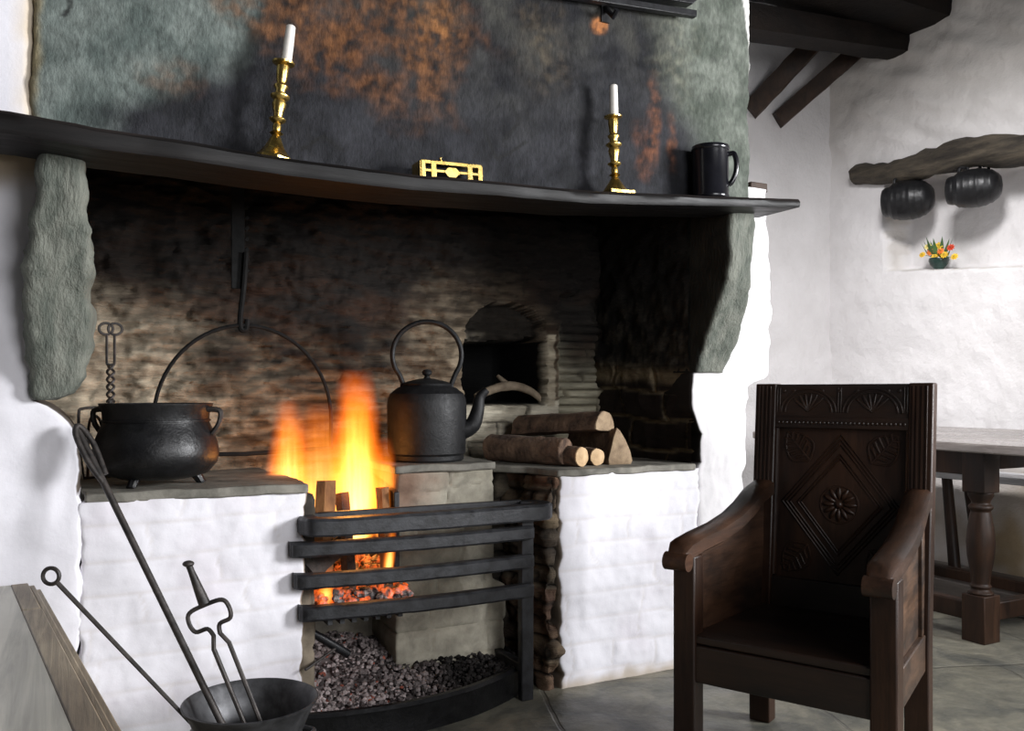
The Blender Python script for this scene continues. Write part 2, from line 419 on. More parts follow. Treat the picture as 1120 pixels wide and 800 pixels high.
# left front wall, white, beside the hearth (edge follows the broken plaster line)
L_edge = [(0, .04), (.70, .043), (.735, .046)] 
for (px, py) in ((89, 535), (90, 505), (87, 480), (76, 460), (58, 445), (40, 440)):
    p = on_y(px, py, 0); L_edge.append((p.z, p.x))
L_edge += [(1.0, -.055), (1.68, -.055)]
L_edge = sorted(L_edge)
def lw_col(x, y, z, g, ax):
    if ax > .6 and z > .74: return (.12, .10, .08)
    c = (1, 1, 1.02)
    return mixc(c, (.42, .32, .18), .85*sst(1.50, 1.575, z + .03*fbm(x, 1, z, 8, 3)))
rows = [(z, -1.9, x, 0) for z, x in L_edge]
struct(slab(rows, .75, 130, 120, .014, .012, 4.5, 4, lw_col, (.11, .34, .0022), 3, edge=.01).build('wall_left', WHITE, ang=80))

# right pier: wall past the hob, stepping out above the table height
P_L = [(0, 2.078), (.72, 2.076)] + [(on_y(px, py, 0).z, on_y(px, py, 0).x + .006) for px, py in ((763, 505), (765, 475), (756, 450), (754, 425), (756, 408))] + [(1.12, 2.09), (1.785, 2.09)]
P_R = [(0, 2.30), (.80, 2.31), (1.035, 2.33), (1.06, 2.43), (1.3, 2.445), (1.52, 2.43), (1.60, 2.43), (1.785, 2.42)]
zs = sorted(set([q[0] for q in P_L] + [q[0] for q in P_R]))
rows = [(z, interp(P_L, z), interp(P_R, z), 0) for z in zs]
def pier_col(x, y, z, g, ax):
    if ax < -.6 and z > .73: return (.028, .024, .02)
    return mixc((1, .99, .97), (.80, .72, .58), .35*sst(.2, .0, z))
struct(slab(rows, .95, 40, 120, .018, .010, 6, 4, pier_col, (.105, .4, .0022), 8, edge=.012, splay=.12).build('wall_pier', WHITE, ang=80))

# white wall left of the chimney breast, above the shelf
SH = [(0, 118), (100, 138), (200, 153), (300, 170), (400, 184), (450, 190), (530, 197), (640, 208), (720, 211.5), (830, 216), (875, 217.5)]
SHP = [on_y(px, py, -.325) for px, py in SH]
SHT = sorted([(p.x, p.z) for p in SHP] + [(-.9, SHP[0].z - .05)])
def shelf_z(x): return interp(SHT, x)
bx0 = on_y(33, 60, -.2).x
struct(slab([(1.60, -1.9, bx0 + .01, -.19), (2.9, -1.9, bx0 + .02, -.19)], .6, 60, 60, .03, .010, 4, 3,
            lambda x, y, z, g, ax: mixc((1, 1, 1.02), (.80, .66, .42), .8*sst(bx0 - .035, bx0, x + .012*fbm(1, 2, z, 12, 3)))).build('wall_left_upper', WHITE, ang=80))

# ================================================================== FIREPLACE (one built-in thing)
FP = thing('fireplace', 'great stone inglenook fireplace with smoke-stained chimney breast, corbels and whitewashed hobs', 'fireplace', (1.05, 0, 0))

# chimney breast
def bp(px, py): p = on_y(px, py, -.2); return (p.x, p.z)
BL = [(*bp(420, 25), .34, .24, (.10, .038, .011), .6), (*bp(385, 60), .16, .14, (.10, .038, .012), .55), (*bp(470, 75), .13, .16, (.14, .056, .016), .5),
      (*bp(300, 18), .26, .10, (.13, .055, .02), .55), (*bp(480, 120), .12, .10, (.09, .04, .018), .5), (*bp(432, 110), .14, .12, (.12, .05, .02), .5),
      (*bp(715, 150), .035, .17, (.15, .050, .016), .6), (*bp(705, 185), .05, .12, (.10, .035, .015), .6), (*bp(655, 31), .035, .032, (.46, .17, .05), .95),
      (*bp(735, 165), .03, .12, (.14, .05, .02), .5), (*bp(180, 90), .10, .05, (.12, .05, .02), .35), (*bp(590, 60), .12, .18, (.075, .055, .03), .4),
      (*bp(475, 20), .1, .08, (.22, .095, .03), .5), (*bp(740, 60), .10, .22, (.12, .12, .09), .5)]
CR = [[bp(530, 148), bp(537, 165), bp(545, 180), bp(556, 176), bp(575, 160)], [bp(330, 168), bp(352, 155), bp(372, 168)],
      [bp(560, 120), bp(568, 140), bp(552, 160)], [bp(70, 0), bp(78, 14), bp(72, 28)]]
def segd(p, a, b_):
    ax, az = a; bx, bz = b_; dx, dz = bx-ax, bz-az
    t = clamp(((p[0]-ax)*dx + (p[1]-az)*dz)/(dx*dx + dz*dz)); return math.hypot(p[0]-ax-dx*t, p[1]-az-dz*t)
xr = on_y(820, 100, -.2).x
def breast_col(x, y, z, g, ax):
    if y > -.17: return (.012, .011, .011)
    n1 = fbm(x, 3, z, 3.2, 5); n2 = fbm(x, 9, z, 9, 5); n3 = fbm(x, 4, z, 30, 3)
    c = mixc((.005, .0054, .0075), (.019, .0195, .024), clamp(.5 + .9*n2 + .35*n3))
    up = sst(1.75, 2.3, z + .15*n1)
    c = mixc(c, (.055, .052, .036), .6*up*clamp(.5 + n2))
    # pale slate-grey plaster at both ends
    lb = interp([(1.55, .06), (1.66, .10), (1.72, .24), (1.80, .34), (1.95, .46), (2.4, .62)], z) + .07*n1 + .03*n2
    wl = sst(lb + .10, lb - .08, x)
    c = mixc(c, mixc((.078, .098, .090), (.155, .180, .165), clamp(.5 + n2 + .4*n1)), wl)
    rb = interp([(1.55, 2.02), (1.70, 1.98), (1.9, 1.86), (2.1, 1.78), (2.5, 1.70)], z) + .07*n1 + .03*n2
    wr = sst(rb - .10, rb + .12, x)
    c = mixc(c, mixc((.070, .082, .066), (.150, .165, .140), clamp(.5 + n2 + .4*n1)), wr)
    for (bx_, bz_, rx, rz_, bc, k) in BL:
        d = math.hypot((x - bx_)/rx, (z - bz_)/rz_) + .55*n2 + .35*n1
        if d < 1.15: c = mixc(c, tuple(q*(1 + .9*n3 + .4*n2) for q in bc), k*sst(1.1, .15, d)*clamp(.75 + .9*n3))
    for cr in CR:
        dd = min(segd((x + .006*n3, z + .006*n2), a, b_) for a, b_ in zip(cr, cr[1:]))
        if dd < .008: c = mixc(c, (.006, .006, .006), .85*sst(.008, .002, dd))
    # bare white plaster at the right-hand arris
    wx = interp([(1.6, xr + .02), (2.05, xr + .004), (2.2, xr - .006), (2.4, xr - .042), (2.6, xr - .06)], z) + .004*n2
    c = mixc(c, (.80, .78, .75), sst(wx - .004, wx + .004, x))
    c = mixc(c, (.30, .24, .13), .8*sst(bx0 + .03, bx0 + .005, x + .012*n2))
    return tuple(max(q, .004) for q in c)
br = slab([(1.55, bx0, xr, -.2), (2.62, bx0 + .02, xr + .005, -.2)], -.07, 330, 170, .012, .010, 5, 2, breast_col, None, 2,
          zmap=lambda x, z: lerp(shelf_z(x) - .03, 2.62, (z - 1.55)/1.07), edge=.006)
br.build('chimney_breast', SMOKED, FP, ang=80)

# soot-black back wall of the hearth with the bread oven let into it
BY = .62
def ov(px, py): p = on_y(px, py, BY); return (p.x, p.z)
oxl, ozb = ov(509, 442); oxr = ov(597, 442)[0]; ozt = ov(540, 372)[1]; oat = ov(553, 330)[1]
pxl, pxr = ov(612, 400)[0], ov(655, 400)[0]
def back_fn(u, v):
    x = lerp(-.12, 2.16, u); z = lerp(.55, 2.62, v)
    n1 = fbm(x, 1, z, 3, 4); n2 = fbm(x, 8, z*2.5, 9, 5); n4 = fbm(x, 6, z*3.2, 16, 4)
    g, h1, h2 = courses(x + .05*n1, z + .030*n1 + .012*n2, .050, .34, 4); g = lerp(1, g, clamp(.15 + 1.1*fbm(x, 12, z, 5, 3)))
    d = .008*(g - 1) + .012*(h1 - .5) + .040*n1 + .024*n2 + .012*n4
    n6 = fbm(x, 2, z*7, 6, 4)
    base = mixc((.055, .040, .026), (.235, .185, .128), clamp(.5 + .5*n2 + .4*(h1 - .5) + 1.0*n6)); 
    base = mixc(base, (.11, .055, .03), clamp(fbm(x, 17, z, 2.5, 3) + .1)*.5)
    # paler limewashed patch at the left, over the hob
    pal = sst(.62, .18, x + .10*n1)*sst(1.52, 1.30, z + .06*n2)
    base = mixc(base, mixc((.26, .21, .15), (.50, .43, .32), clamp(.5 + 1.2*n2 + .5*n4)), .85*pal)
    # big squared blocks round and under the oven
    if x > 1.33 and z < .97:
        g2, h3, h4 = courses(x, z, .085, .30, 12); d = .012*(g2 - 1) + .03*(h3 - .5) + .012*n2
        base = mixc((.26, .23, .175), (.58, .53, .42), clamp(.4 + .7*(h3 - .3) + .6*n2)); g = g2
    if pxl - .01 < x < pxr + .02 and z < ov(630, 322)[1]:
        big = z > ov(630, 350)[1]
        g2, h3, h4 = courses(x*.6, z, .06 if big else .034, .3, 21)
        k = sst(pxl - .01, pxl + .01, x)
        d = lerp(d, -.03 + .016*(g2 - 1) + .016*(h3 - .5) + .006*n2, k); g = g2
        base = mixc((.22, .205, .15), (.52, .48, .36), clamp(.3 + .8*h3*.6 + .5*n2))
        base = mixc((.52, .46, .32), base, g2)
    soot = clamp(sst(.98, 1.30, z + .10*n1 - .17*pal + .05*n2 - .20*sst(1.0, 1.35, x)*sst(2.0, 1.7, x)))
    stk = sst(.45, .62, x + .06*n1)*sst(1.3, 1.05, x + .06*n1)*sst(.9, 1.15, z)     # smoke path over the fire
    c = mixc(base, (.010, .008, .007), clamp(soot*.985 + .80*stk*(1 - soot)*(.7 + n2)))
    c = mixc(c, (.07, .030, .014), .25*soot*(1 - sst(1.3, 1.55, z))*clamp(.3 + 2*fbm(x, 3, z*2, 4, 3)))
    c = mixc(mixc(c, (.008, .007, .006), .75), c, clamp(g + .05))
    # oven mouth
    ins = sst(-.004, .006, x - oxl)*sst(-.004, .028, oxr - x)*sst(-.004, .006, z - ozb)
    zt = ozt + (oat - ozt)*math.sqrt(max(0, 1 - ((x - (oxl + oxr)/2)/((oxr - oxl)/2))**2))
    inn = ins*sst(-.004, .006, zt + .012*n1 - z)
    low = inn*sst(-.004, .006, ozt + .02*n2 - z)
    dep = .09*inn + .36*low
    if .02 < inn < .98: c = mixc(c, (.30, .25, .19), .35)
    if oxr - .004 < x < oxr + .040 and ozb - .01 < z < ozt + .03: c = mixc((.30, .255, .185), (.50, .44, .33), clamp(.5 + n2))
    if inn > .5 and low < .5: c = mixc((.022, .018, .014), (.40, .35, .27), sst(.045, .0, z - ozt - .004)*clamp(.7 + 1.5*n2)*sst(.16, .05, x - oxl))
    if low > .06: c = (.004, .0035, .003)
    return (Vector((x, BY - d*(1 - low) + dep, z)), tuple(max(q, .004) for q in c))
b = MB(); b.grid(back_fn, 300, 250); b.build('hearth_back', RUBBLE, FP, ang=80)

# right inner cheek of the hearth
def cheek_fn(u, v):
    y = lerp(.02, .70, u); z = lerp(.66, 2.62, v)
    n1 = fbm(2, y, z, 3.5, 4); n2 = fbm(2, y, z, 14, 5)
    zl = 1.06 + .10*(y/.62)*.3
    d = .014*n1 + .008*n2; c = mixc((.010, .009, .008), (.055, .047, .036), clamp(.35 + 1.1*n2 + .8*fbm(1, y*2, z*.7, 22, 3)))
    c = mixc(c, (.010, .009, .008), sst(1.2, 1.5, z + .1*n1))
    if z < zl + .05:
        g, h1, h2 = courses(y, z + .03, .115, .34, 31); k = sst(zl + .05, zl, z)
        d = lerp(d, -.012*k + .018*(g - 1) + .02*(h1 - .5) + .008*n2, k)
        c = mixc(c, mixc((.30, .24, .15), (.022, .015, .012), clamp(g*1.15 - .25*clamp(n2))), k)
        c = mixc(c, (.30, .235, .145), .8*sst(.045, .0, abs(z - zl + .005 + .015*n1)))
    return (Vector((2.062 - .012 - d, y, z)), tuple(max(q, .004) for q in c))
b = MB(); b.grid(cheek_fn, 70, 190, flip=True); b.build('hearth_cheek', RUBBLE, FP, ang=80)
def cheekL_fn(u, v):
    y = lerp(.06, .70, u); z = lerp(1.0, 2.62, v)
    return (Vector((-.03 + .012*fbm(1, y, z, 5, 4), y, z)), (.02, .017, .014))
b = MB(); b.grid(cheekL_fn, 10, 24); b.build('hearth_cheek', RUBBLE, FP, ang=80)
b = MB(); b.box((1.05, .30, 2.66), (2.45, .95, .08), col=(.01, .01, .01)); b.box((2.115, .28, 2.14), (.05, .86, 1.0), col=(.012, .011, .01)); b.build('capped_flue', RUBBLE, FP)  # includes an unseen black cap added over the chimney against light leaks

# corbel stones
yt, xi = [], 2.056
rowsR = []
for py, pl, pr in ((408, 762, 794), (392, 766, 801), (365, 774, 812), (335, 785, 819), (305, 795, 824), (280, 799, 826), (255, 798, 828), (228, 800, 829)):
    a = on_x(pl, py, xi); y = min(a.y, -.004); q = on_y(pr, py, y); rowsR.append((q.z, xi, q.x, y))
rowsR.append((1.655, xi, rowsR[-1][2], rowsR[-1][3]))
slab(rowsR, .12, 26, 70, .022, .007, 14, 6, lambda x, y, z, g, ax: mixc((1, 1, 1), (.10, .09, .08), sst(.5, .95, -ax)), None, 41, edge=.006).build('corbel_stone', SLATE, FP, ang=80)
rowsL = []
for py, pl, pr, y in ((438, 34, 62, -.035), (430, 30, 80, -.04), (412, 28, 92, -.045), (390, 27, 99, -.06), (340, 26, 103, -.09), (290, 25, 103, -.13), (240, 31, 99, -.165), (200, 39, 97, -.185), (160, 45, 94, -.2)):
    a = on_y(pl, py, y); c_ = on_y(pr, py, y); rowsL.append((a.z, a.x, c_.x, y))
rowsL.append((1.60, rowsL[-1][1], rowsL[-1][2], -.2))
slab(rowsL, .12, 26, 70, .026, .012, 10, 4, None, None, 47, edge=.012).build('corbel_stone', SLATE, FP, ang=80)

# hobs
def hob_col(x, y, z, g, ax):
    if (x < 1 and ax > .6) or (1.2 < x < 1.8 and ax < -.6): return (.30, .25, .19)
    c = mixc((1.0, 1.0, 1.02), (.93, .9, .93), clamp(fbm(x, 2, z, 4, 4)*1.2))
    c = mixc((.86, .83, .80), c, clamp(.35 + g))
    return mixc(c, (.62, .52, .38), .8*sst(.05, .0, z + .02*fbm(x, 4, z, 12, 3)))
slab([(0, .034, .622, .002), (.35, .034, .626, .002), (.712, .036, .630, .002)], .62, 64, 80, .014, .007, 7, 5, hob_col, (.088, .27, .0020), 51, edge=.014).build('hob', WHITE, FP, ang=80)
slab([(0, 1.488, 2.085, -.003), (.35, 1.484, 2.082, -.003), (.722, 1.482, 2.082, -.003)], .62, 64, 80, .014, .007, 7, 5, hob_col, (.088, .27, .0020), 57, edge=.016).build('hob', WHITE, FP, ang=80)
# bare rubble end of the right hob, facing the fire
def rub_col(x, y, z, g, ax):
    h = courses(y + x, z, .085, .17, 61)[1]
    c = mixc((.05, .043, .035), (.25, .19, .12), h*clamp(.7 + fbm(x, y, z, 14, 3)))
    c = mixc(c, (.16, .06, .035), .5*hsh(math.floor(z/.085), 5))
    return mixc((.012, .01, .009), c, g)
slab([(0, 1.440, 1.487, .006), (.36, 1.434, 1.486, .006), (.715, 1.45, 1.484, .006)], .60, 10, 90, .014, .026, 11, 34, rub_col, (.062, .15, .012), 61, edge=.022).build('rubble_jamb', RUBBLE, FP, ang=80)

def ledge(name, poly, z0, z1, n=3, amp=.006, mt=LEDGE):
    """flat slate with chipped outline"""
    out = []
    m = len(poly)
    for i in range(m):
        a, c_ = poly[i], poly[(i+1) % m]; L = math.hypot(c_[0]-a[0], c_[1]-a[1]); k = max(1, int(L/.02))
        for j in range(k):
            x, y = lerp(a[0], c_[0], j/k), lerp(a[1], c_[1], j/k)
            out.append((x + amp*fbm(x, y, 1, 11, 3), y + amp*2*fbm(x, y, 7, 11, 3)))
    mb = MB(); mb.prism(out, lambda a, b_, d: Vector((a, b_, d + .003*fbm(a, b_, d, 9, 3))), z0, z1)
    return mb.build(name, mt, FP, bevel=.005)
ledge('hob_slate', [(.052, .004), (.634, -.010), (.640, .10), (.615, .61), (.0, .61)], .708, .735)
ledge('hob_slate', [(1.475, -.008), (2.06, -.010), (2.06, .62), (1.30, .62), (1.33, .30), (1.44, .17)], .716, .740)
# firebrick block that narrows the grate, kettle ledge on it
FBX0, FBX1, FBY = .965, 1.318, .16
def fb_col(x, y, z, g, ax):
    gg, h1, h2 = courses(x - .955, z - .02, .098, .215, 71)
    c = mixc((.30, .275, .215), (.44, .41, .335), h1*.7 + .3*clamp(.5 + fbm(x, 1, z, 9, 3)))
    c = mixc(c, (.16, .075, .045), .8*sst(.16, .02, math.hypot((x - 1.0)/1.2, z - .70) + .04*fbm(x, 2, z, 10, 3)))
    return mixc(c, (.03, .027, .024), clamp(sst(.50, .42, z + .03*fbm(x, 5, z, 9, 3))*.55*sst(.35, .42, z)))
slab([(0, FBX0, 1.365, FBY), (.335, FBX0, 1.36, FBY), (.36, FBX0, FBX1, FBY), (.735, FBX0, FBX1, FBY)], .62, 60, 90, .008, .004, 9, 6, fb_col, (.098, .215, .006), 71, edge=.004).build('firebrick_block', BRICK, FP, ang=60)
ledge('kettle_ledge', [(.955, .15), (1.21, .145), (1.33, .17), (1.36, .62), (.955, .62)], .737, .762, mt=LEDGE)
b = MB(); b.hexa([(.945, .13, .36), (.965, .13, .36), (.965, .56, .36), (.945, .56, .36), (.945, .13, .68), (.965, .13, .68), (.965, .56, .74), (.945, .56, .74)]); b.build('iron_cheek_plate', GRATE, FP, bevel=.004)
# sooty stones between the firebrick and the right hob
slab([(.0, 1.318, 1.452, .30), (.72, 1.318, 1.452, .30)], .62, 18, 60, .01, .02, 8, 3, lambda x, y, z, g, ax: mixc((.012, .01, .009), (.085, .07, .05), g*clamp(.3 + fbm(x, y, z, 7, 3) + .5*sst(.45, .7, z))), (.10, .13, .02), 77).build('sooty_recess', RUBBLE, FP, ang=70)
# back of the ash pit and the red brick course below the fire
def pit_col(x, y, z, g, ax):
    c = mixc((.20, .18, .145), (.36, .33, .275), clamp(.5 + fbm(x, 3, z, 5, 4)))
    c = mixc(c, (.10, .085, .065), .7*clamp(fbm(x, 8, z, 3.5, 3) + .25))
    return mixc(c, (.24, .095, .06), .85*sst(.26, .29, z + .01*fbm(x, 1, z, 9, 2))*sst(1.02, .94, x))
slab([(0, .60, 1.44, .40), (.34, .60, 1.44, .40)], .62, 60, 30, .006, .004, 8, 2, pit_col, None, 81).build('ash_pit_back', BRICK, FP, ang=80)
slab([(0, .60, .66, .02), (.70, .60, .66, .02)], .62, 6, 40, .01, .008, 8, 12, lambda x, y, z, g, ax: mixc(mixc((.10, .08, .06), (.24, .20, .15), clamp(.5 + fbm(x, y, z, 9, 4))), (.02, .018, .016), .85*sst(.36, .5, z)), (.09, .2, .008), 83).build('fire_cheek', BRICK, FP, ang=80)
b = MB(); b.box((.80, .36, .335), (.30, .40, .02), col=(.5, .42, .4)); b.build('fire_bed_plate', GRATE, FP)

# ------------------------------------------------------------------ fire grate
G = thing('fire_grate', 'black iron fire grate with four horizontal bars across the hearth opening', 'grate', (.98, -.05, 0))
def bar(x0, x1, z, hgt, dep, y=-.06, curl=True):
    path = catmull([(x0, y + .048, z), (x0 + .05, y + .024, z), ((x0 + x1)/2, y - .012, z), (x1 - .03, y, z), (x1, y + .02, z)], 8)
    mb = MB(); n = len(path)
    prof = [(-.5, -.5), (.0, -.42), (.5, -.5), (.5, .5), (.0, .42), (-.5, .5)]
    vs = []; fs = []
    for p in path:
        for a, c_ in [(-.5, -.35), (-.30, -.5), (.5, -.5), (.5, .5), (-.30, .5), (-.5, .35)]:
            vs.append(p + Vector((0, a*dep, c_*hgt + .002*fbm(p.x, a, c_, 14, 2))))
    for i in range(n-1):
        for k in range(6): fs.append((i*6+k, (i+1)*6+k, (i+1)*6+(k+1) % 6, i*6+(k+1) % 6))
    fs += [tuple(range(5, -1, -1)), tuple((n-1)*6 + k for k in range(6))][::1]
    mb.add(vs, [f[::-1] for f in fs]); return mb
for (z, x0, x1) in ((.548, .578, 1.345), (.456, .590, 1.345), (.362, .605, 1.345)):
    bar(x0, x1, z, .043, .034).build('bar', GRATE, G, bevel=.003)
# top rail: deeper flat rail with a returned, rounded end
rail = MB()
pth = catmull([(.632, .03, 0), (.636, -.045, 0), (.68, -.066, 0), (1.0, -.078, 0), (1.33, -.066, 0), (1.40, -.045, 0), (1.405, .0, 0), (1.36, .035, 0)], 8)
vs = []; fs = []
for i, p in enumerate(pth):
    t = (pth[min(i+1, len(pth)-1)] - pth[max(i-1, 0)]).normalized(); nn = Vector((-t.y, t.x, 0))
    for a, c_ in [(-.022, .588), (-.027, .594), (-.027, .632), (-.020, .640), (.022, .640), (.026, .632), (.026, .594), (.022, .588)]:
        vs.append(Vector((p.x, p.y, 0)) + nn*a + Vector((0, 0, c_ + .002*fbm(p.x*3, c_, 2, 6, 2))))
for i in range(len(pth)-1):
    for k in range(8): fs.append((i*8+k, i*8+(k+1) % 8, (i+1)*8+(k+1) % 8, (i+1)*8+k))
fs += [tuple(range(7, -1, -1)), tuple((len(pth)-1)*8 + k for k in range(8))]
rail.add(vs, fs); rail.build('top_rail', GRATE, G)
b = MB(); b.box((1.0, .055, .628), (.73, .022, .026)); b.build('back_rail', GRATE, G, bevel=.003)
for x in (1.338,):
    b = MB(); b.box((x, -.035, .30), (.044, .03, .60)); b.box((x, .12, .10), (.03, .30, .03)); b.build('post', GRATE, G, bevel=.004)
for k in range(7):
    b = MB(); x = .69 + k*.036; b.box((x, .16, .337), (.014, .40, .028)); b.build('fire_bar', GRATE, G)

# ------------------------------------------------------------------ fender, ash, embers
fpath = catmull([(.48, .0, 0), (.56, -.06, 0), (.70, -.105, 0), (.90, -.12, 0), (1.10, -.085, 0), (1.27, -.01, 0), (1.375, .06, 0), (1.40, .12, 0)], 10)
b = MB(); vs = []; fs = []
sec = [(-.014, 0), (-.014, .075), (-.018, .084), (-.010, .094), (.006, .094), (.012, .084), (.008, .075), (.008, 0)]
for i, p in enumerate(fpath):
    t = (fpath[min(i+1, len(fpath)-1)] - fpath[max(i-1, 0)]).normalized(); nn = Vector((-t.y, t.x, 0))
    for a, z in sec: vs.append(p + nn*a + Vector((0, 0, z)))
for i in range(len(fpath)-1):
    for k in range(8): fs.append((i*8+k, i*8+(k+1) % 8, (i+1)*8+(k+1) % 8, (i+1)*8+k))
fs += [tuple(range(7, -1, -1)), tuple((len(fpath)-1)*8 + k for k in range(8))]
b.add(vs, fs); tag(b.build('fender', CAST), 'low curved black iron fender holding in the ash on the floor', 'fender')

def fy(x):
    best = 0
    for p, q in zip(fpath, fpath[1:]):
        if p.x <= x <= q.x: return lerp(p.y, q.y, (x - p.x)/max(q.x - p.x, 1e-6))
    return .1
def ash_z(x, y):
    return .060 + .06*sst(-.10, .36, y)*(1.15 - .5*abs(x - .8)) + .012*fbm(x, y, 3, 9, 3) + .05*sst(1.1, .75, x)*sst(.0, .35, y)
def ash_col(x, y):
    n1 = fbm(x, y, 5, 7, 3)
    c = mixc((.28, .235, .23), (.52, .45, .44), clamp(.5 + n1)); return mixc(c, (.03, .027, .026), sst(.86, 1.14, x + .12*n1 + .25*max(0, y)))
b = MB()
def af(u, v):
    x = lerp(.52, 1.385, u); y0 = fy(x) + .014; y = lerp(y0, .395, v)
    return (Vector((x, y, ash_z(x, y) - .01)), tuple(q*.55 for q in ash_col(x, y)))
b.grid(af, 40, 20)
for i in range(4200):
    x = rnd.uniform(.53, 1.38); y = lerp(fy(x) + .02, .39, rnd.random()**1.1); r = rnd.uniform(.003, .0095)
    c = ash_col(x, y); k = rnd.choice((.25, .6, 1, 1.25, 1.45)); c = tuple(q*k for q in c)
    if rnd.random() < .05 and x < .95: c = (.42, .14, .10)
    b.ball((x, y, ash_z(x, y) + rnd.uniform(-.002, .012)), (r*rnd.uniform(.8, 1.6), r, r*rnd.uniform(.6, 1)), 5, 3, Matrix.Rotation(rnd.uniform(0, 3), 3, 'Z'), c, .5, i)
tag(b.build('ash_heap', ASHM, ang=30), 'heap of pale grey ash and cinders behind the curved fender', 'ash', kind='stuff')

b = MB()
for i in range(330):
    x = rnd.uniform(.675, .945); y = rnd.uniform(.0, .40); r = rnd.uniform(.010, .022)
    b.ball((x, y, .358 + rnd.uniform(0, .045) + .06*sst(.05, .3, y)*rnd.random()), (r*1.2, r, r*.8), 6, 4, Matrix.Rotation(rnd.uniform(0, 3), 3, 'Z'), None, .5, i)
tag(b.build('embers', EMBER, ang=30), 'glowing orange embers on the fire bed behind the bars', 'embers', kind='stuff')

def billet(name, mt, a, c_, w, d, label, tw=.0, seed=0):
    """split length of firewood from a to c_"""
    a, c_ = Vector(a), Vector(c_); t = (c_ - a).normalized(); e = t.cross(Vector((.3, 1, .1))).normalized(); f = t.cross(e)
    mb = MB(); vs = []; fs = []; N = 9
    sh = [(-.5, -.45), (.1, -.55), (.5, -.3), (.5, .35), (.05, .55), (-.5, .4)]
    for i in range(N):
        p = a.lerp(c_, i/(N-1)); k = 1 + .15*fbm(i*.3, seed, 1, 3, 2)
        for q, (s1, s2) in enumerate(sh): vs.append(p + e*s1*w*k + f*s2*d*k + t*.01*(hsh(q, i, seed) - .5))
    for i in range(N-1):
        for q in range(6): fs.append((i*6+q, i*6+(q+1) % 6, (i+1)*6+(q+1) % 6, (i+1)*6+q))
    fs += [tuple(range(5, -1, -1)), tuple((N-1)*6+q for q in range(6))]
    mb.add(vs, fs); return tag(mb.build(name, mt, origin=a, ang=30), label, 'firewood', 'burning firewood in the grate')
billet('firewood', HOTWOOD, on_y(352, 645, .10), on_y(357, 527, .16), .062, .05, 'glowing orange split billet standing upright in the left-hand flames', seed=3)
billet('firewood', CHAR, on_y(383, 640, .16), on_y(374, 540, .24), .045, .05, 'dark charred stick standing behind the orange billet', seed=5)
billet('firewood', HOTWOOD, on_y(424, 640, .10), on_y(418, 535, .18), .042, .04, 'burning billet leaning at right of the flames beside the firebrick', seed=8)
billet('firewood', CHAR, on_y(335, 628, .03), on_y(372, 596, .10), .055, .05, 'black charred lump lying across behind the grate bars', seed=9)

# ------------------------------------------------------------------ flames (soft emitting gas inside each tongue)
FR = thing('fire', 'orange and yellow flames rising from the burning wood between the hobs', 'fire', (.8, .22, .38))
def flame(px, pyb, pyt, wpx, y, strength, seed, lean=0.0, z0=None):
    base = on_y(px, pyb, y); topz = on_y(px, pyt, y).z
    if z0 is not None: base.z = z0
    h = topz - base.z; R = wpx/2*(y - CAM[1])/ray(px, 0)[1]/FOC
    mb = MB(); N = 14
    prof = [(R*1.08*interp([(0, .65), (.22, 1.08), (.55, 1.05), (1, .8)], i/N), h*i/N) for i in range(N+1)]
    mb.lathe(prof, 18)
    for v in mb.v: v.x += lean*v.z
    off = base - WL[FR]
    mt = flame_mat('flame_%d' % seed, h, R, strength, seed, lean)
    o = mb.build('flame', mt, FR, local=True); o.location = off
    return o
flame(316, 560, 436, 50, .30, 46, 1, .0)
flame(390, 590, 404, 66, .26, 62, 2, .0)
flame(350, 580, 440, 70, .34, 22, 3, .0)
flame(421, 590, 478, 34, .20, 60, 4, .0)
flame(338, 590, 520, 36, .20, 70, 5, .0)
flame(424, 628, 575, 14, .03, 120, 6, .12)
flame(355, 668, 622, 22, .04, 90, 7, .1)
fl_ = bpy.data.lights.new('fire_glow', 'POINT'); fl_.color = (1, .42, .10); fl_.energy = 2.5; fl_.shadow_soft_size = .07
o = bpy.data.objects.new('fire_glow', fl_); o.location = (.80, .26, .70); C.objects.link(o)

# ------------------------------------------------------------------ mantel shelf
SC = []; b = MB(); vs = []; fs = []; N = 70
for i in range(N+1):
    x = lerp(-.75, SHP[-1].x, i/N); zt = shelf_z(x); th = interp([(-.5, .056), (.3, .046), (1.2, .040), (2.2, .030), (2.4, .026)], x)
    y0 = -.325 + .008*fbm(x, 1, 1, 5, 3)
    ye = -.12
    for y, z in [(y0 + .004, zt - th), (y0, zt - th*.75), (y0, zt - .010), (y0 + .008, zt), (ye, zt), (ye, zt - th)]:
        vs.append(Vector((x, y, z + .0015*fbm(x, y, z, 20, 2)))); SC.append((.22, .2, .2) if z < zt - th*.9 else ((.4, .4, .4) if z < zt - .005 else (1.7, 1.7, 1.7)))  # sooty underside and lower front painted darker as shade, top edge as highlight
for i in range(N):
    for k in range(6): fs.append((i*6+k, (i+1)*6+k, (i+1)*6+(k+1) % 6, i*6+(k+1) % 6))
fs += [tuple(range(6)), tuple(N*6 + k for k in range(5, -1, -1))]
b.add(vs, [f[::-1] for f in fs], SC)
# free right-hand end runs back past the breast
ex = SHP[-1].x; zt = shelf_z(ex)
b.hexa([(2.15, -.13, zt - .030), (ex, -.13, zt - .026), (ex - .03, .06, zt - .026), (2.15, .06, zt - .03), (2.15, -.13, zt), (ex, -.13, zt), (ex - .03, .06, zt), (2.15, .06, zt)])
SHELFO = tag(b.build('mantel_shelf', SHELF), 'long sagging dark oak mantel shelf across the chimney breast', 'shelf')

def on_shelf(px, y=-.265):
    r = ray(px, 200); t = (y - CAM[1])/r[1]; x = r[0]*t; return Vector((x, y, shelf_z(x)))

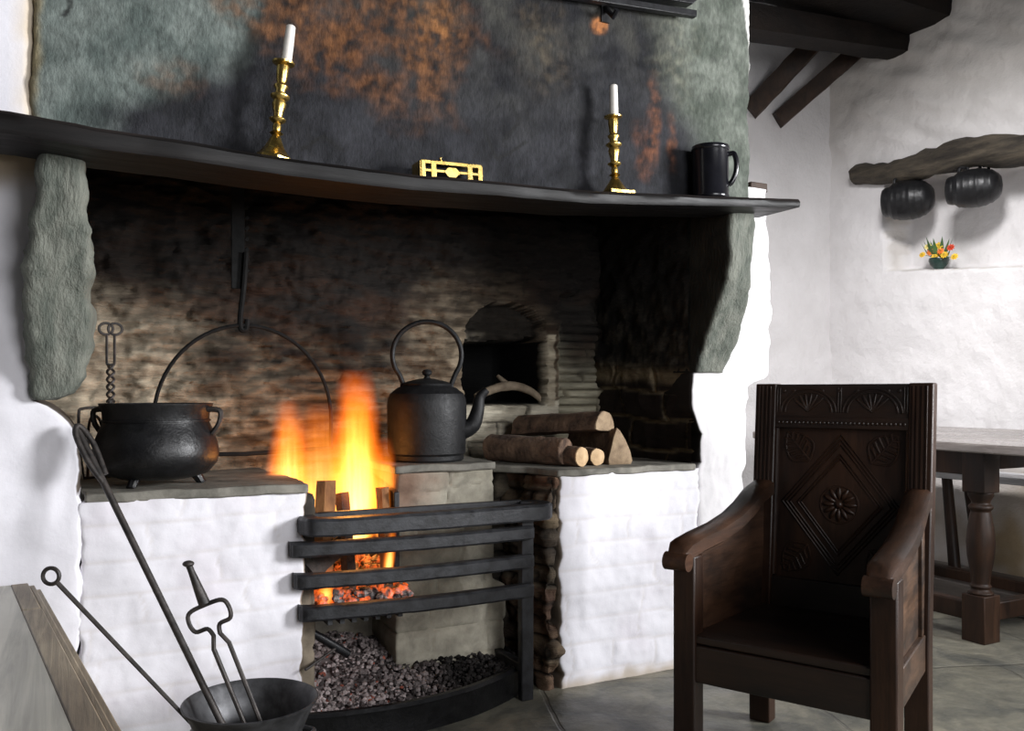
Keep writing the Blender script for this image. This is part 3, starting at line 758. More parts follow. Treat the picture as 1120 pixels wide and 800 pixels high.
# candlesticks
def candlestick(name, p, lean, s, label, square=False):
    t = thing(name, label, 'candlestick', p, 0, 'brass candlesticks on the mantel shelf'); t.rotation_euler = (0, lean, 0)
    mb = MB()
    if square:
        mb.box((0, 0, .006), (.088*s, .088*s, .012)); mb.lathe([(.040*s, .012), (.034*s, .020), (.020*s, .040), (.013*s, .052)], 24)
    else:
        mb.lathe([(.048*s, 0), (.048*s, .008), (.044*s, .012), (.036*s, .020), (.026*s, .034), (.018*s, .050), (.013*s, .062)], 8)
    mb.build('foot', BRASS, t, local=True, bevel=.0015)
    z0 = .052 if square else .060
    st = [(.012, 0), (.010, .006), (.017, .012), (.010, .018), (.011, .030), (.009, .036), (.020, .044), (.021, .048), (.011, .054), (.013, .066), (.018, .086), (.015, .096), (.024, .104), (.024, .108), (.013, .114), (.012, .122), (.018, .130), (.018, .134), (.011, .140), (.013, .146), (.0155, .172), (.015, .186)]
    mb = MB(); mb.lathe([(r*s, z0 + z) for r, z in st], 24); mb.build('stem', BRASS, t, local=True, ang=50)
    mb = MB(); mb.lathe([(.015*s, z0 + .184), (.027*s, z0 + .190), (.028*s, z0 + .194), (.017*s, z0 + .196), (.016*s, z0 + .193)], 24); mb.build('drip_pan', BRASS, t, local=True)
    return t, z0 + .193
pA = on_shelf(299); pB = on_shelf(673)
hA = (on_y(308, 68, -.265).z - pA.z)/.253
tA, zA = candlestick('candlestick', pA, .10, 1.0, 'brass candlestick leaning to the right, left one on the mantel shelf')
hB = (on_y(667, 127, -.265).z - pB.z)/.245
tB, zB = candlestick('candlestick', pB, -.035, 1.02, 'upright brass candlestick on a square foot, near the black mug', True)
tA.scale = (hA, hA, hA); tB.scale = (hB, hB, hB)
def candle(t, z, k, h, r, label, lean):
    M_ = Matrix.Rotation(lean, 4, 'Y'); p = WL[t] + M_ @ Vector((0, 0, z*k + .001))
    q = thing('candle', label, 'candle', p, 0, 'white candles in the brass candlesticks'); q.rotation_euler = (0, lean, 0)
    mb = MB(); mb.lathe([(r, 0), (r*.98, h*.5), (r*.9, h*.97), (r*.7, h), (.002, h - .002)], 18); mb.build('wax', WAX, q, local=True)
    mb = MB(); mb.tube([(0, 0, h - .004), (.001, 0, h + .006), (.003, 0, h + .009)], .001, 6); mb.build('wick', CHAR, q, local=True)
candle(tA, zA, hA, .100, .0135, 'white candle leaning right in the left brass candlestick', .125)
candle(tB, zB, hB, .098, .0135, 'white upright candle in the right brass candlestick', -.02)

# pierced brass stand
def trivet():
    a, c_ = on_shelf(461, -.285), on_shelf(527, -.285)
    L = (c_ - a).length; ang = math.atan2(c_.z - a.z, c_.x - a.x)
    t = thing('pierced_stand', 'low pierced brass stand in the middle of the mantel shelf', 'brass stand', a)
    t.rotation_euler = (0, -ang, 0); H = .052
    mb = MB()
    mb.box((L/2, 0, H - .005), (L, .005, .010))
    for x, w in ((.006, .012), (L*.20, .016), (L*.80, .016), (L - .006, .012)): mb.box((x, 0, H/2 - .0006), (w, .0058, H))
    mb.box((L*.5, 0, H*.46), (L*.96, .0046, .008))
    mb.prism([(L*.36, H*.46), (L*.44, H*.70), (L*.56, H*.70), (L*.64, H*.46), (L*.56, H*.16), (L*.44, H*.16)], lambda p, q, d: Vector((p, d, q)), -.0036, .0036)
    mb.build('pierced_front', BRASS, t, local=True, bevel=.001)
    mb = MB(); mb.box((L/2, .031, H - .0015), (L, .056, .004)); mb.build('top_plate', BRASS, t, local=True, bevel=.001)
    for xx in (-.002, L + .002):
        mb = MB(); mb.box((xx, .03, H/2), (.004, .06, H*.9)); mb.build('side', BRASS, t, local=True, bevel=.001)
    mb = MB(); mb.lathe([(.005, H), (.006, H + .004), (.003, H + .007), (.004, H + .011), (.001, H + .014)], 12, Matrix.Translation((L*.34, .01, 0))); mb.build('finial', BRASS, t, local=True)
trivet()

# black mug
pm = on_shelf(777, -.262)
MG = thing('tankard', 'glossy black tankard at the right end of the mantel shelf', 'mug', pm, -TH - .3)
r = .061; h = on_y(777, 161, -.262).z - pm.z
mb = MB(); mb.lathe([(r*.98, 0), (r*1.02, .004), (r*1.02, .010), (r*.98, .014), (r*.98, h*.90), (r*1.03, h*.92), (r*1.04, h*.95), (r, h*.97), (r, h), (r*.93, h), (r*.92, h*.9), (r*.92, .02), (.001, .018)], 40); mb.build('body', PEWTER, MG, local=True, ang=35)
mb = MB(); mb.tube(catmull([(r*.95, 0, h*.84), (r*1.24, 0, h*.84), (r*1.38, 0, h*.68), (r*1.34, 0, h*.48), (r*1.15, 0, h*.32), (r*.96, 0, h*.26)], 6), .0085, 10); mb.build('handle', PEWTER, MG, local=True)

# small brown block on the pier top behind the shelf end
b = MB(); q = on_y(832, 211, .06); b.box((q.x - .03, .06, 1.785 + .018), (.085, .05, .036), col=None)
tag(b.build('wooden_block', RAFT, bevel=.004), 'small brown wooden block behind the right end of the mantel shelf', 'block')

# dark iron rail held to the breast by a bracket, cut by the top of the picture
wa, wb = on_y(640, -6, -.25), on_y(760, 13, -.25)
WB = thing('spit_rail', 'dark iron rail fixed high on the chimney breast above the right candlestick', 'rail', wa)
b = MB(); dd = (wb - wa).normalized(); e0 = wa - dd*.55
for off, rr in ((0.0, (.024, .012)), (.022, (.012, .020))):
    up = Vector((0, 0, 1)); cc = [wb, e0]
    lo = -.020 + off*1.6
    b.hexa([wb + Vector((0 - off, -rr[1], lo)), wb + Vector((0 - off, rr[1], lo)), e0 + Vector((0, rr[1], lo)), e0 + Vector((0, -rr[1], lo)),
            wb + Vector((0, -rr[1], lo + .022)), wb + Vector((0, rr[1], lo + .022)), e0 + Vector((0, rr[1], lo + .022)), e0 + Vector((0, -rr[1], lo + .022))])
b.build('bar', IRON, WB, bevel=.002)
b = MB(); q = on_y(671, 8, -.25); b.tube([q + Vector((0, .06, .03)), q + Vector((0, .03, .0)), q + Vector((0, -.0, -.03)), q + Vector((0, -.02, -.015))], .009, 8); b.box(q + Vector((0, .048, 0)), (.03, .008, .06)); b.build('bracket', IRON, WB)
# ------------------------------------------------------------------ things on the left hob
ZH = .735
def cauldron(loc, R, H, rz, label, name='cauldron', feet=True, ribs=False, mt=CAST, ring=False, group=None):
    t = thing(name, label, 'cauldron', loc, rz, group)
    f = .014*R/.16 if feet else 0
    if ribs:
        prof = [(.001, 0), (R*.6, .004), (R*.86, H*.12), (R*.985, H*.30), (R*1.0, H*.36), (R*.985, H*.40), (R*1.0, H*.52), (R*1.02, H*.55), (R*1.0, H*.58), (R*.97, H*.70), (R*.86, H*.84), (R*.70, H*.92), (R*.66, H*.96), (R*.74, H), (R*.70, H), (R*.6, H*.95), (.001, H*.93)]
    else:
        prof = [(.001, f), (R*.55, f + .004), (R*.82, f + H*.08), (R*.97, f + H*.22), (R*1.0, f + H*.34), (R*.975, f + H*.48), (R*.90, f + H*.64), (R*.845, f + H*.74), (R*.84, f + H*.76), (R*.865, f + H*.765), (R*.865, f + H*.785), (R*.84, f + H*.79), (R*.85, f + H*.90), (R*.895, f + H*.97), (R*.90, f + H), (R*.86, f + H), (R*.80, f + H*.9), (R*.80, f + H*.7), (R*.9, f + H*.35), (R*.5, f + H*.1), (.001, f + H*.08)]
    mb = MB(); mb.lathe(prof, 48); mb.build('body', mt, t, local=True, ang=50)
    if feet:
        for k in range(3):
            a = 2*PI*k/3 + .35
            mb = MB(); mb.tube([(R*.62*math.cos(a), R*.62*math.sin(a), f + H*.06), (R*.70*math.cos(a), R*.70*math.sin(a), f*.4), (R*.72*math.cos(a), R*.72*math.sin(a), 0)], [.016, .012, .014], 8); mb.build('foot', mt, t, local=True)
    if not ribs:
        for s in (-1, 1):
            mb = MB(); mb.tube(catmull([(s*R*.84, 0, f + H*.92), (s*R*1.06, 0, f + H*.90), (s*R*1.05, 0, f + H*.74), (s*R*.93, 0, f + H*.60)], 6), .008, 8); mb.build('lug', RUST, t, local=True)
    return t
CD = cauldron((.240, .18, ZH), .172, .220, -TH, 'black three-legged iron cauldron standing on the left hob')

# hanging D-shaped hoop with the trammel it hangs from
HY = .40
def hy(px, py): return on_y(px, py, HY)
p0, p1, pt = hy(168, 494), hy(362, 490), hy(265, 356)
zb = p1.z; cx = (p0.x + p1.x)/2; hw = (p1.x - p0.x)/2
HP = thing('hanging_hoop', 'large thin black D-shaped iron hoop hanging behind the cauldron beside the flames', 'pot hanger', (cx, HY, zb))
arc = [Vector((p0.x, HY, zb))]
for k in range(33):
    a = PI - PI*k/32; arc.append(Vector((cx + hw*math.cos(a)*(1 if abs(math.cos(a)) < .98 else 1), HY, zb + .10 + (pt.z - zb - .10)*math.sin(a))))
arc.append(Vector((p1.x, HY, zb)))
b = MB(); b.tube(arc, .0062, 8); b.build('hoop', SOOT, HP)
b = MB(); b.tube([(p0.x, HY, zb - .006), (cx, HY - .004, zb - .012), (p1.x + .006, HY, zb)], .0072, 8); b.build('bottom_bar', SOOT, HP)
TR = thing('pot_trammel', 'dark iron ratchet hanger dropping down from the chimney above the hoop', 'pot hanger', (pt.x, HY + .01, pt.z))
b = MB(); b.box((pt.x - .012, HY + .012, pt.z + .62), (.042, .008, 1.0))
for k in range(14): b.box((pt.x + .016, HY + .012, pt.z + .18 + k*.035), (.012, .008, .016), Matrix.Rotation(.6, 3, 'Y'))
b.build('ratchet_plate', SOOT, TR, bevel=.002)
b = MB(); b.tube(catmull([(pt.x + .012, HY, pt.z + .24), (pt.x + .004, HY, pt.z + .12), (pt.x - .006, HY, pt.z + .03), (pt.x - .004, HY, pt.z - .012), (pt.x + .012, HY, pt.z - .012), (pt.x + .016, HY, pt.z + .02)], 6), [.009]*20 + [.009]*11, 8); b.build('hook', SOOT, TR)

# long-handled wrought toaster leaning behind the cauldron
TY = .46
def ty(px, py, y=TY): return on_y(px, py, y)
TO = thing('bread_toaster', 'wrought iron toasting rack with a tall twisted handle, behind the cauldron at left', 'toaster', ty(110, 525))
b = MB()
for s in (-1, 1):
    pts = []
    for k in range(60):
        t = k/59; a = ty(121, 440).lerp(ty(121, 366), t); tw = .010*math.cos(t*9*PI + (0 if s > 0 else PI)) if t < .55 else .011*s*(1 if t > .6 else 1)
        pts.append(a + Vector((tw, .008*math.sin(t*9*PI + (0 if s > 0 else PI)) if t < .55 else 0, 0)))
    b.tube(pts, .0042, 6)
b.build('handle', RUST, TO)
b = MB(); c0 = ty(121, 360)
for s in (-1, 1):
    b.tube([c0 + Vector((s*.013 + .020*math.cos(a), 0, .018*math.sin(a))) for a in [2*PI*k/16 for k in range(16)]], .0042, 6, closed=True)
b.build('scroll_end', RUST, TO)
b = MB(); b.tube(catmull([ty(88, 500), ty(86, 455), ty(92, 447), ty(121, 446), ty(142, 447)], 5), .0045, 6); b.tube([ty(121, 446), ty(121, 438)], .007, 6); b.build('frame', RUST, TO)
for k, x in enumerate((96, 117)):
    b = MB()
    b.tube(catmull([ty(x, 522, TY - .03), ty(x + 1, 468, TY - .03), ty(x + 7, 455, TY - .03), ty(x + 15, 465, TY - .03), ty(x + 17, 500, TY - .03), ty(x + 17, 520, TY - .03)], 5), .0042, 6); b.build('toast_loop', RUST, TO)
b = MB(); b.tube([ty(88, 500), ty(92, 523, TY - .03), ty(142, 520, TY - .03)], .0045, 6); b.build('base_rod', RUST, TO)

# ------------------------------------------------------------------ kettle
kp = on_y(467, 500, .34); kp.z = .762
KT = thing('kettle', 'black cast iron kettle with a tall hoop handle on the ledge beside the flames', 'kettle', kp, -TH)
s = 2.87/950*1.06
R = .140
prof = [(.001, 0), (R*.90, .0), (R*.93, .006), (R*.93, .020), (R*.98, .028), (R*1.0, .16), (R*1.0, .20), (R*.985, .215), (R*.93, .235), (R*.74, .256), (R*.62, .262), (R*.60, .264)]
mb = MB(); mb.lathe(prof, 48); mb.build('body', KETT, KT, local=True, ang=30)
mb = MB(); mb.lathe([(R*.60, .262), (R*.62, .270), (R*.50, .278), (R*.2, .288), (.012, .290), (.008, .298), (.016, .304), (.018, .312), (.012, .320), (.001, .322)], 36); mb.build('lid', KETT, KT, local=True, ang=30)
mb = MB(); hp = [(-.080, 0, .258)] + [(.122*math.cos(a), 0, .372 + .118*math.sin(a)) for a in [math.radians(q) for q in range(218, -40, -12)]] + [(.082, 0, .258)]
mb.tube(catmull(hp, 3), .0088, 10, sq=1.0); mb.build('hoop_handle', KETT, KT, local=True)
for s_ in (-1, 1):
    mb = MB(); mb.box((s_*.083, 0, .256), (.022, .03, .03)); mb.build('handle_lug', KETT, KT, local=True, bevel=.004)
mb = MB(); sp = catmull([(R*.88, 0, .105), (R*1.15, 0, .125), (R*1.28, 0, .175), (R*1.34, 0, .222), (R*1.52, 0, .250)], 6)
mb.tube(sp, [lerp(.034, .0125, i/(len(sp)-1)) for i in range(len(sp))], 14); mb.build('spout', KETT, KT, local=True)

# ------------------------------------------------------------------ dry forked branch in the oven mouth
zo = ozb + .012
BR = thing('branch', 'pale dry forked branch lying in the oven mouth', 'branch', ((oxl + oxr)/2, BY + .06, ozb))
def oq(px, py, y=BY + .05): return on_y(px, py, y)
b = MB(); b.tube(catmull([oq(520, 434), oq(534, 428), oq(550, 423), oq(566, 423), oq(580, 428), oq(588, 434), oq(593, 440)], 5), [.012, .014, .015, .016, .017, .018, .018, .018, .019, .019, .020, .021, .020, .019, .019, .018, .018, .018, .017, .017, .016, .016, .015, .015, .015, .014, .014, .013, .013, .013, .012], 10); b.build('stem', BRANCH, BR)
b = MB(); b.tube(catmull([oq(562, 424, BY + .06), oq(552, 418, BY + .08), oq(544, 411, BY + .1)], 5), [.013, .013, .012, .012, .011, .011, .010, .010, .009, .008, .007], 8); b.build('fork', BRANCH, BR)

# ------------------------------------------------------------------ logs on the right hob
LZ = .740
def log(sec, a, c_, label, bark=BARK, endm=CUT, seed=0, shrink=1.0, endn='cut_end'):
    """sec = outline across the log (list of (right, up)), a = near end, c_ = far end"""
    a, c_ = Vector(a), Vector(c_); t = (c_ - a).normalized(); e = t.cross(Vector((0, 0, 1))).normalized(); f = e.cross(t).normalized()
    T = thing('log', label, 'log', Vector((a.x, a.y, LZ)), 0, 'logs stacked on the right hob')
    n = len(sec); N = 14; vs = []; fs = []
    for i in range(N+1):
        p = a.lerp(c_, i/N); k = lerp(1, shrink, i/N)
        for q, (x, z) in enumerate(sec):
            kk = k*(1 + .10*fbm(q*.7, seed, i*.25, 1.6, 3)); vs.append(p + e*x*kk + f*z*kk)
    for i in range(N):
        for q in range(n): fs.append((i*n+q, (i+1)*n+q, (i+1)*n+(q+1) % n, i*n+(q+1) % n))
    fs += [tuple(N*n + q for q in range(n))]
    mb = MB(); mb.add(vs, fs); mb.build('bark', bark, T, ang=50)
    mb = MB(); P = [vs[q] for q in range(n)]; cc = sum(P, Vector())/n
    ring = [cc.lerp(p, .97) - t*.004 for p in P]; mid = [cc.lerp(p, .5) - t*.007 for p in P]
    mb.add(P + ring + mid + [cc - t*.007], [(q, (q+1) % n, n+(q+1) % n, n+q) for q in range(n)] + [(n+q, n+(q+1) % n, 2*n+(q+1) % n, 2*n+q) for q in range(n)] + [(2*n+q, 2*n+(q+1) % n, 3*n) for q in range(n)])
    mb.build(endn, endm, T, ang=60)
    return T
def circ(r, sq=1.0, n=18): return [(r*math.cos(2*PI*k/n), r*sq*math.sin(2*PI*k/n)) for k in range(n)]
LY = .16
def lp(px, py, y=LY): return on_y(px, py, y)
half = [(.052*math.cos(a), .062*math.sin(a) - .02) for a in [PI*k/12 for k in range(13)]] + [(-.03, -.026), (.03, -.03)]
p = lp(661, 463, .14); log([(x*1.05, z*1.05) for x, z in half], p, p + Vector((-.13, .40, -.028)), 'half-round split log on top of the stack on the right hob', seed=2, endm=CUT2, shrink=1.1)
p = lp(636, 497, .07); p.z = LZ + .035; log(circ(.035, 1.0), p, p + Vector((-.11, .36, .006)), 'round log with a pale cut end, bottom left of the stack', seed=4, shrink=1.3)
p = lp(653, 495, .085); p.z = LZ + .031; log(circ(.031, 1.0), p, p + Vector((-.02, .38, .0)), 'thin log with the brightest cut end, bottom middle of the stack', seed=6)
p = lp(678, 500, .09); p.z = LZ; wedge = [(-.046, .0), (.046, .0), (.054, .012), (.042, .05), (.022, .095), (.000, .126), (-.014, .130), (-.028, .10), (-.038, .06), (-.048, .02)]
log(wedge, p, p + Vector((.03, .36, .0)), 'wedge-shaped split log standing at the right end of the stack', seed=8, endm=CUT2)
p = lp(618, 490, .13); p.z = LZ + .050; log(circ(.049, 1.0), p, p + Vector((-.15, .30, .004)), 'thick dark bark-covered log lying at the back left of the stack', seed=10, endm=BARK)

# ------------------------------------------------------------------ pan and the tools standing in it
PN = Vector((.402, -.375, 0)); PR, PH = .160, .255
PT = thing('fire_iron_pail', 'dark round flared metal pail on the floor holding the fire tools', 'pail', PN)
mb = MB(); mb.lathe([(.001, .0), (.105, .0), (.112, .008), (.118, .06), (.122, .13), (.120, .165), (.122, .180), (.150, .245), (.158, .252), (.160, .258), (.156, .260), (.148, .250), (.118, .182), (.114, .165), (.114, .06), (.10, .012), (.001, .010)], 56); mb.build('body', PAIL, PT, local=True, ang=40)
for s_ in (-1, 1):
    mb = MB(); c0 = Vector((RT[0], RT[1], 0))*s_
    mb.tube(catmull([c0*.118 + Vector((-c0.y, c0.x, 0))*q*.045 + Vector((0, 0, .175)) + c0*(.028 if abs(q) < .7 else 0) for q in (-1, -.6, 0, .6, 1)], 5), .006, 8); mb.build('ear_handle', PAIL, PT, local=True)
def tl(px, py, y): return on_y(px, py, y)
bot = Vector((.418, -.44, .02))
# long pole leaning on the hob corner
tp = tl(84, 468, -.035); PO = thing('long_poker', 'longest iron rod, leaning from the pail up to the left hob corner', 'fire iron', bot, 0, 'fire irons in the dark pail')
ln = [bot.lerp(tp, k/20) for k in range(21)]
b = MB(); b.tube(ln, [.0085]*21, 10); b.build('rod', RUST, PO)
dv = (tp - bot).normalized()
b = MB(); h0 = tp - dv*.17
b.tube(catmull([h0, h0 + dv*.07 + Vector((-.012, -.01, .0)), h0 + dv*.15 + Vector((-.010, -.012, .0)), h0 + dv*.17 + Vector((.006, -.004, .004)), h0 + dv*.12 + Vector((.020, .004, .0)), h0 + dv*.03 + Vector((.013, .004, 0))], 6), .0075, 10); b.build('looped_grip', RUST, PO)
# ring-headed poker
bo2 = Vector((.432, -.42, .02)); tp2 = tl(62, 637, -.24)
PK = thing('ring_poker', 'thin iron poker with a ring end, leaning out to the left from the pail', 'fire iron', bo2, 0, 'fire irons in the dark pail')
b = MB(); b.tube([bo2.lerp(tp2, k/16) for k in range(17)], [lerp(.0045, .0058, k/16) for k in range(17)], 8); b.build('rod', RUST, PK)
d2 = (tp2 - bo2).normalized(); cc = tp2 + d2*.019; e = Vector((RT[0], RT[1], 0)); f = Vector((0, 0, 1))
b = MB(); b.tube([cc + (e*math.cos(a) + f*math.sin(a))*.019 for a in [2*PI*k/22 for k in range(22)]], .005, 8, closed=True); b.build('ring', RUST, PK)
# tongs
tp3 = tl(206, 617, -.30); bo3 = Vector((.470, -.425, .02))
TG = thing('fire_tongs', 'iron fire tongs with a looped spring and knob, upright in the pail', 'fire iron', bo3, 0, 'fire irons in the dark pail')
ax = (tp3 - bo3).normalized(); e = (Vector((RT[0], RT[1], 0)) - ax*ax.dot(Vector((RT[0], RT[1], 0)))).normalized()
LT = (tp3 - bo3).length
kn = tl(224, 661, -.32); tL = (kn - bo3).dot(ax)
b = MB(); b.tube([bo3 + ax*tL, bo3 + ax*(tL + .02), bo3 + ax*(LT - .02), bo3 + ax*LT], [.014, .013, .008, .008], 10); b.build('grip', RUST, TG)
b = MB(); b.ball(bo3 + ax*LT, (.014, .014, .008), 12, 8); b.build('knob', RUST, TG)
b = MB(); cl = bo3 + ax*(tL - .028)
lp_ = []
for sx, sz in ((-.008, -.052), (-.016, -.030), (-.045, -.026), (-.052, 0), (-.042, .022), (0, .026), (.042, .022), (.052, 0), (.045, -.026), (.016, -.030), (.008, -.052)):
    lp_.append(cl + e*sx + ax*sz)
b.tube(catmull(lp_, 5), .0055, 8); b.build('spring_loop', RUST, TG)
for s_ in (-1, 1):
    b = MB(); b.tube([cl + e*s_*.008 + ax*(-.05), cl + e*s_*.020 + ax*(-.08), bo3 + e*s_*.018 + ax*.12, bo3 + e*s_*.012], [.0055, .0058, .0055, .005], 8); b.build('leg', RUST, TG)

# ash rake lying in the pit
ra, rb_ = on_y(334, 733, -.02), on_y(372, 706, .06)
RK = thing('ash_rake', 'small iron ash rake lying on the ash under the grate at left', 'ash rake', ra)
b = MB(); b.tube([ra, rb_], .0045, 8); b.build('rod', RUST, RK)
b = MB(); q0, q1 = on_y(341, 692, .05), on_y(381, 716, .06); b.tube([q0, q0.lerp(q1, .3), q1], [.011, .013, .013], 10); b.build('head', IRON, RK)

# ------------------------------------------------------------------ chest at lower left
cz = .53; cfr, cnr = Vector((-.064, -.075, cz)), Vector((.080, -1.32, cz))
CH = thing('oak_chest', 'low oak chest with a smooth greyish top and brown plank edge, bottom left', 'chest', (-.5, -.7, 0))
d_ = (cnr - cfr).normalized(); nn = Vector((-d_.y, d_.x, 0)); nn = nn if nn.x < 0 else -nn
w_in = .052
def cp(s, k, z): q = cfr + d_*s + nn*k; return Vector((q.x, q.y, z))
LL = (cnr - cfr).length
b = MB(); b.hexa([cp(0, w_in, cz - .03), cp(LL, w_in, cz - .03), cp(LL, .95, cz - .03), cp(0, .95, cz - .03), cp(0, w_in, cz), cp(LL, w_in, cz), cp(LL, .95, cz), cp(0, .95, cz)]); b.build('lid', CHEST, CH, bevel=.001)
def strip(s0, s1, k0, k1, z0, z1, name, mt=CHESTE):
    mb = MB(); mb.hexa([cp(s0, k0, z0), cp(s1, k0, z0), cp(s1, k1, z0), cp(s0, k1, z0), cp(s0, k0, z1), cp(s1, k0, z1), cp(s1, k1, z1), cp(s0, k1, z1)]); return mb.build(name, mt, CH, bevel=.003)
strip(0, .30, .014, w_in, cz - .03, cz + .001, 'lid_edge'); strip(.302, LL, .012, w_in, cz - .03, cz + .001, 'lid_edge')
strip(0, LL, -.0, .012, cz - .036, cz - .006, 'edge_moulding'); strip(0, LL, -.014, .0, cz - .05, cz - .018, 'edge_moulding')
strip(.03, LL - .02, .03, .92, .06, cz - .03, 'carcase')
for s0 in (.03, LL - .10):
    for k0 in (.03, .85): strip(s0, s0 + .07, k0, k0 + .07, 0, .06, 'foot')

# ================================================================== CARVED CHAIR
CHX, CHY, CA = 1.589, -.912, math.atan2(-.902, .432)
CR_ = thing('carved_armchair', 'dark carved oak panel-back armchair in front of the right hob', 'chair', (CHX, CHY, 0), CA)
def cb(name, c, d, mt=OAK, bevel=.004, parent=CR_, mat=None):
    mb = MB(); mb.box(c, d, mat); return mb.build(name, mt, parent, local=True, bevel=bevel)
SZ = .362          # seat top
FWX, BWX = .25, .222
# front legs / posts
for s_ in (-1, 1):
    mb = MB(); mb.box((s_*FWX, 0, .285), (.062, .058, .57)); mb.build('front_leg', OAK, CR_, local=True, bevel=.005)
def rk(z): return .45 + .062*max(0, (z - .30))/.73
for s_ in (-1, 1):
    mb = MB(); w = .032; y0, y1, y2 = .45, rk(.30), rk(1.03)
    xs = s_*BWX
    def ringz(z, y, k=1.0): return [Vector((xs - w, y - .026, z)), Vector((xs + w, y - .026, z)), Vector((xs + w, y + .026, z)), Vector((xs - w, y + .026, z))]
    vs = ringz(0, .455) + ringz(.30, y1) + ringz(1.028, y2)
    fs = [(3, 2, 1, 0)] + [(a*4+k, a*4+(k+1) % 4, a*4+4+(k+1) % 4, a*4+4+k) for a in range(2) for k in range(4)] + [(8, 9, 10, 11)]
    mb.add(vs, fs); st = mb.build('back_stile', OAK, CR_, local=True, bevel=.004)
    mb = MB()
    for gx in (-.020, -.009, .004, .016):
        mb.tube([(xs + gx, rk(.70) - .027, .70), (xs + gx, rk(1.02) - .027, 1.02)], .0032, 6)
    mb.build('reeding', OAK, st, local=True)
# seat frame and seat
def quad(z0, z1, ins, y0, y1):
    def X(y): return lerp(FWX, BWX, clamp(y/.45)) - ins
    return [Vector((-X(y0), y0, z0)), Vector((X(y0), y0, z0)), Vector((X(y1), y1, z0)), Vector((-X(y1), y1, z0)), Vector((-X(y0), y0, z1)), Vector((X(y0), y0, z1)), Vector((X(y1), y1, z1)), Vector((-X(y1), y1, z1))]
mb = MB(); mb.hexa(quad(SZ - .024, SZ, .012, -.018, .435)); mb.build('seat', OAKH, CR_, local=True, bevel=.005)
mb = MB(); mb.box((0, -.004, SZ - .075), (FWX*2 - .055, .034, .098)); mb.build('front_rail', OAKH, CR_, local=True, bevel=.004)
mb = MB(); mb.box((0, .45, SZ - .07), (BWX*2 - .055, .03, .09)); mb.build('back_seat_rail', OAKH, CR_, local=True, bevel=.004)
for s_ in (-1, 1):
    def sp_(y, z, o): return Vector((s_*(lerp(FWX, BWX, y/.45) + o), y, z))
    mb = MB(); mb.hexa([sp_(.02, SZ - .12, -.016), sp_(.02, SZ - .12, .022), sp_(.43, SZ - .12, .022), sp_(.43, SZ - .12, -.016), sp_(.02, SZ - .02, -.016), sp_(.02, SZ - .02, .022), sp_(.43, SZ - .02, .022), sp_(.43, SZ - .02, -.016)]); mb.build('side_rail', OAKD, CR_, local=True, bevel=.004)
    mb = MB(); mb.hexa([sp_(.02, SZ - .02, -.008), sp_(.02, SZ - .02, .008), sp_(.445, SZ - .02, .008), sp_(.445, SZ - .02, -.008), sp_(.02, .585, -.008), sp_(.02, .585, .008), sp_(.45, .69, .008), sp_(.45, .69, -.008)]); mb.build('side_panel', OAKD if s_ > 0 else OAKA, CR_, local=True, bevel=.002)  # right panel painted in the lit oak, left one in the darker oak
    for (y, w) in ((.036, .03), (.42, .04)):
        mb = MB(); zt = lerp(.575, .67, y/.45); mb.hexa([sp_(y - w/2, SZ - .02, .004), sp_(y - w/2, SZ - .02, .018), sp_(y + w/2, SZ - .02, .018), sp_(y + w/2, SZ - .02, .004), sp_(y - w/2, zt, .004), sp_(y - w/2, zt, .018), sp_(y + w/2, zt, .018), sp_(y + w/2, zt, .004)])
        mb.build('panel_frame', OAKD, CR_, local=True, bevel=.002)
    # arm: sloping, dipped, with a rolled front
    pth = catmull([(-.078, .553), (-.05, .572), (.0, .580), (.12, .598), (.24, .622), (.34, .662), (.41, .700), (.47, .718)], 6)if False else None
    pts2 = [(-.072, .572), (-.04, .588), (.03, .598), (.14, .610), (.25, .632), (.33, .660), (.40, .694), (.465, .710)]
    vs = []; fs = []
    for i, (y, zc) in enumerate(pts2):
        w = .034 if i else .024; th = .026 if i else .014
        xc = lerp(FWX, BWX, clamp(y/.45))*s_
        for a, c_ in [(-1, -.7), (-.7, -1), (.7, -1), (1, -.7), (1, .6), (.6, 1), (-.6, 1), (-1, .6)]: vs.append(Vector((xc + a*w, y, zc + c_*th)))
    for i in range(len(pts2)-1):
        for k in range(8): fs.append((i*8+k, i*8+(k+1) % 8, (i+1)*8+(k+1) % 8, (i+1)*8+k))
    fs += [tuple(range(7, -1, -1)), tuple((len(pts2)-1)*8+k for k in range(8))]
    mb = MB(); mb.add(vs, fs)
    mb.tube([(s_*FWX - .033, -.064, .560), (s_*FWX + .033, -.064, .560)], .024, 16)
    mb.build('arm', OAKA, CR_, local=True, ang=50)
# back panel assembly (local helper on the raked plane; n = out of the face towards the sitter)
def bk(x, z, n=0): return Vector((x, rk(z) - n, z))
def bslab(mb, x0, x1, z0, z1, n0, n1):
    mb.hexa([bk(x0, z0, n1), bk(x1, z0, n1), bk(x1, z0, n0), bk(x0, z0, n0), bk(x0, z1, n1), bk(x1, z1, n1), bk(x1, z1, n0), bk(x0, z1, n0)])
IW = BWX - .030
mb = MB(); bslab(mb, -IW, IW, .925, 1.026, -.018, .020)
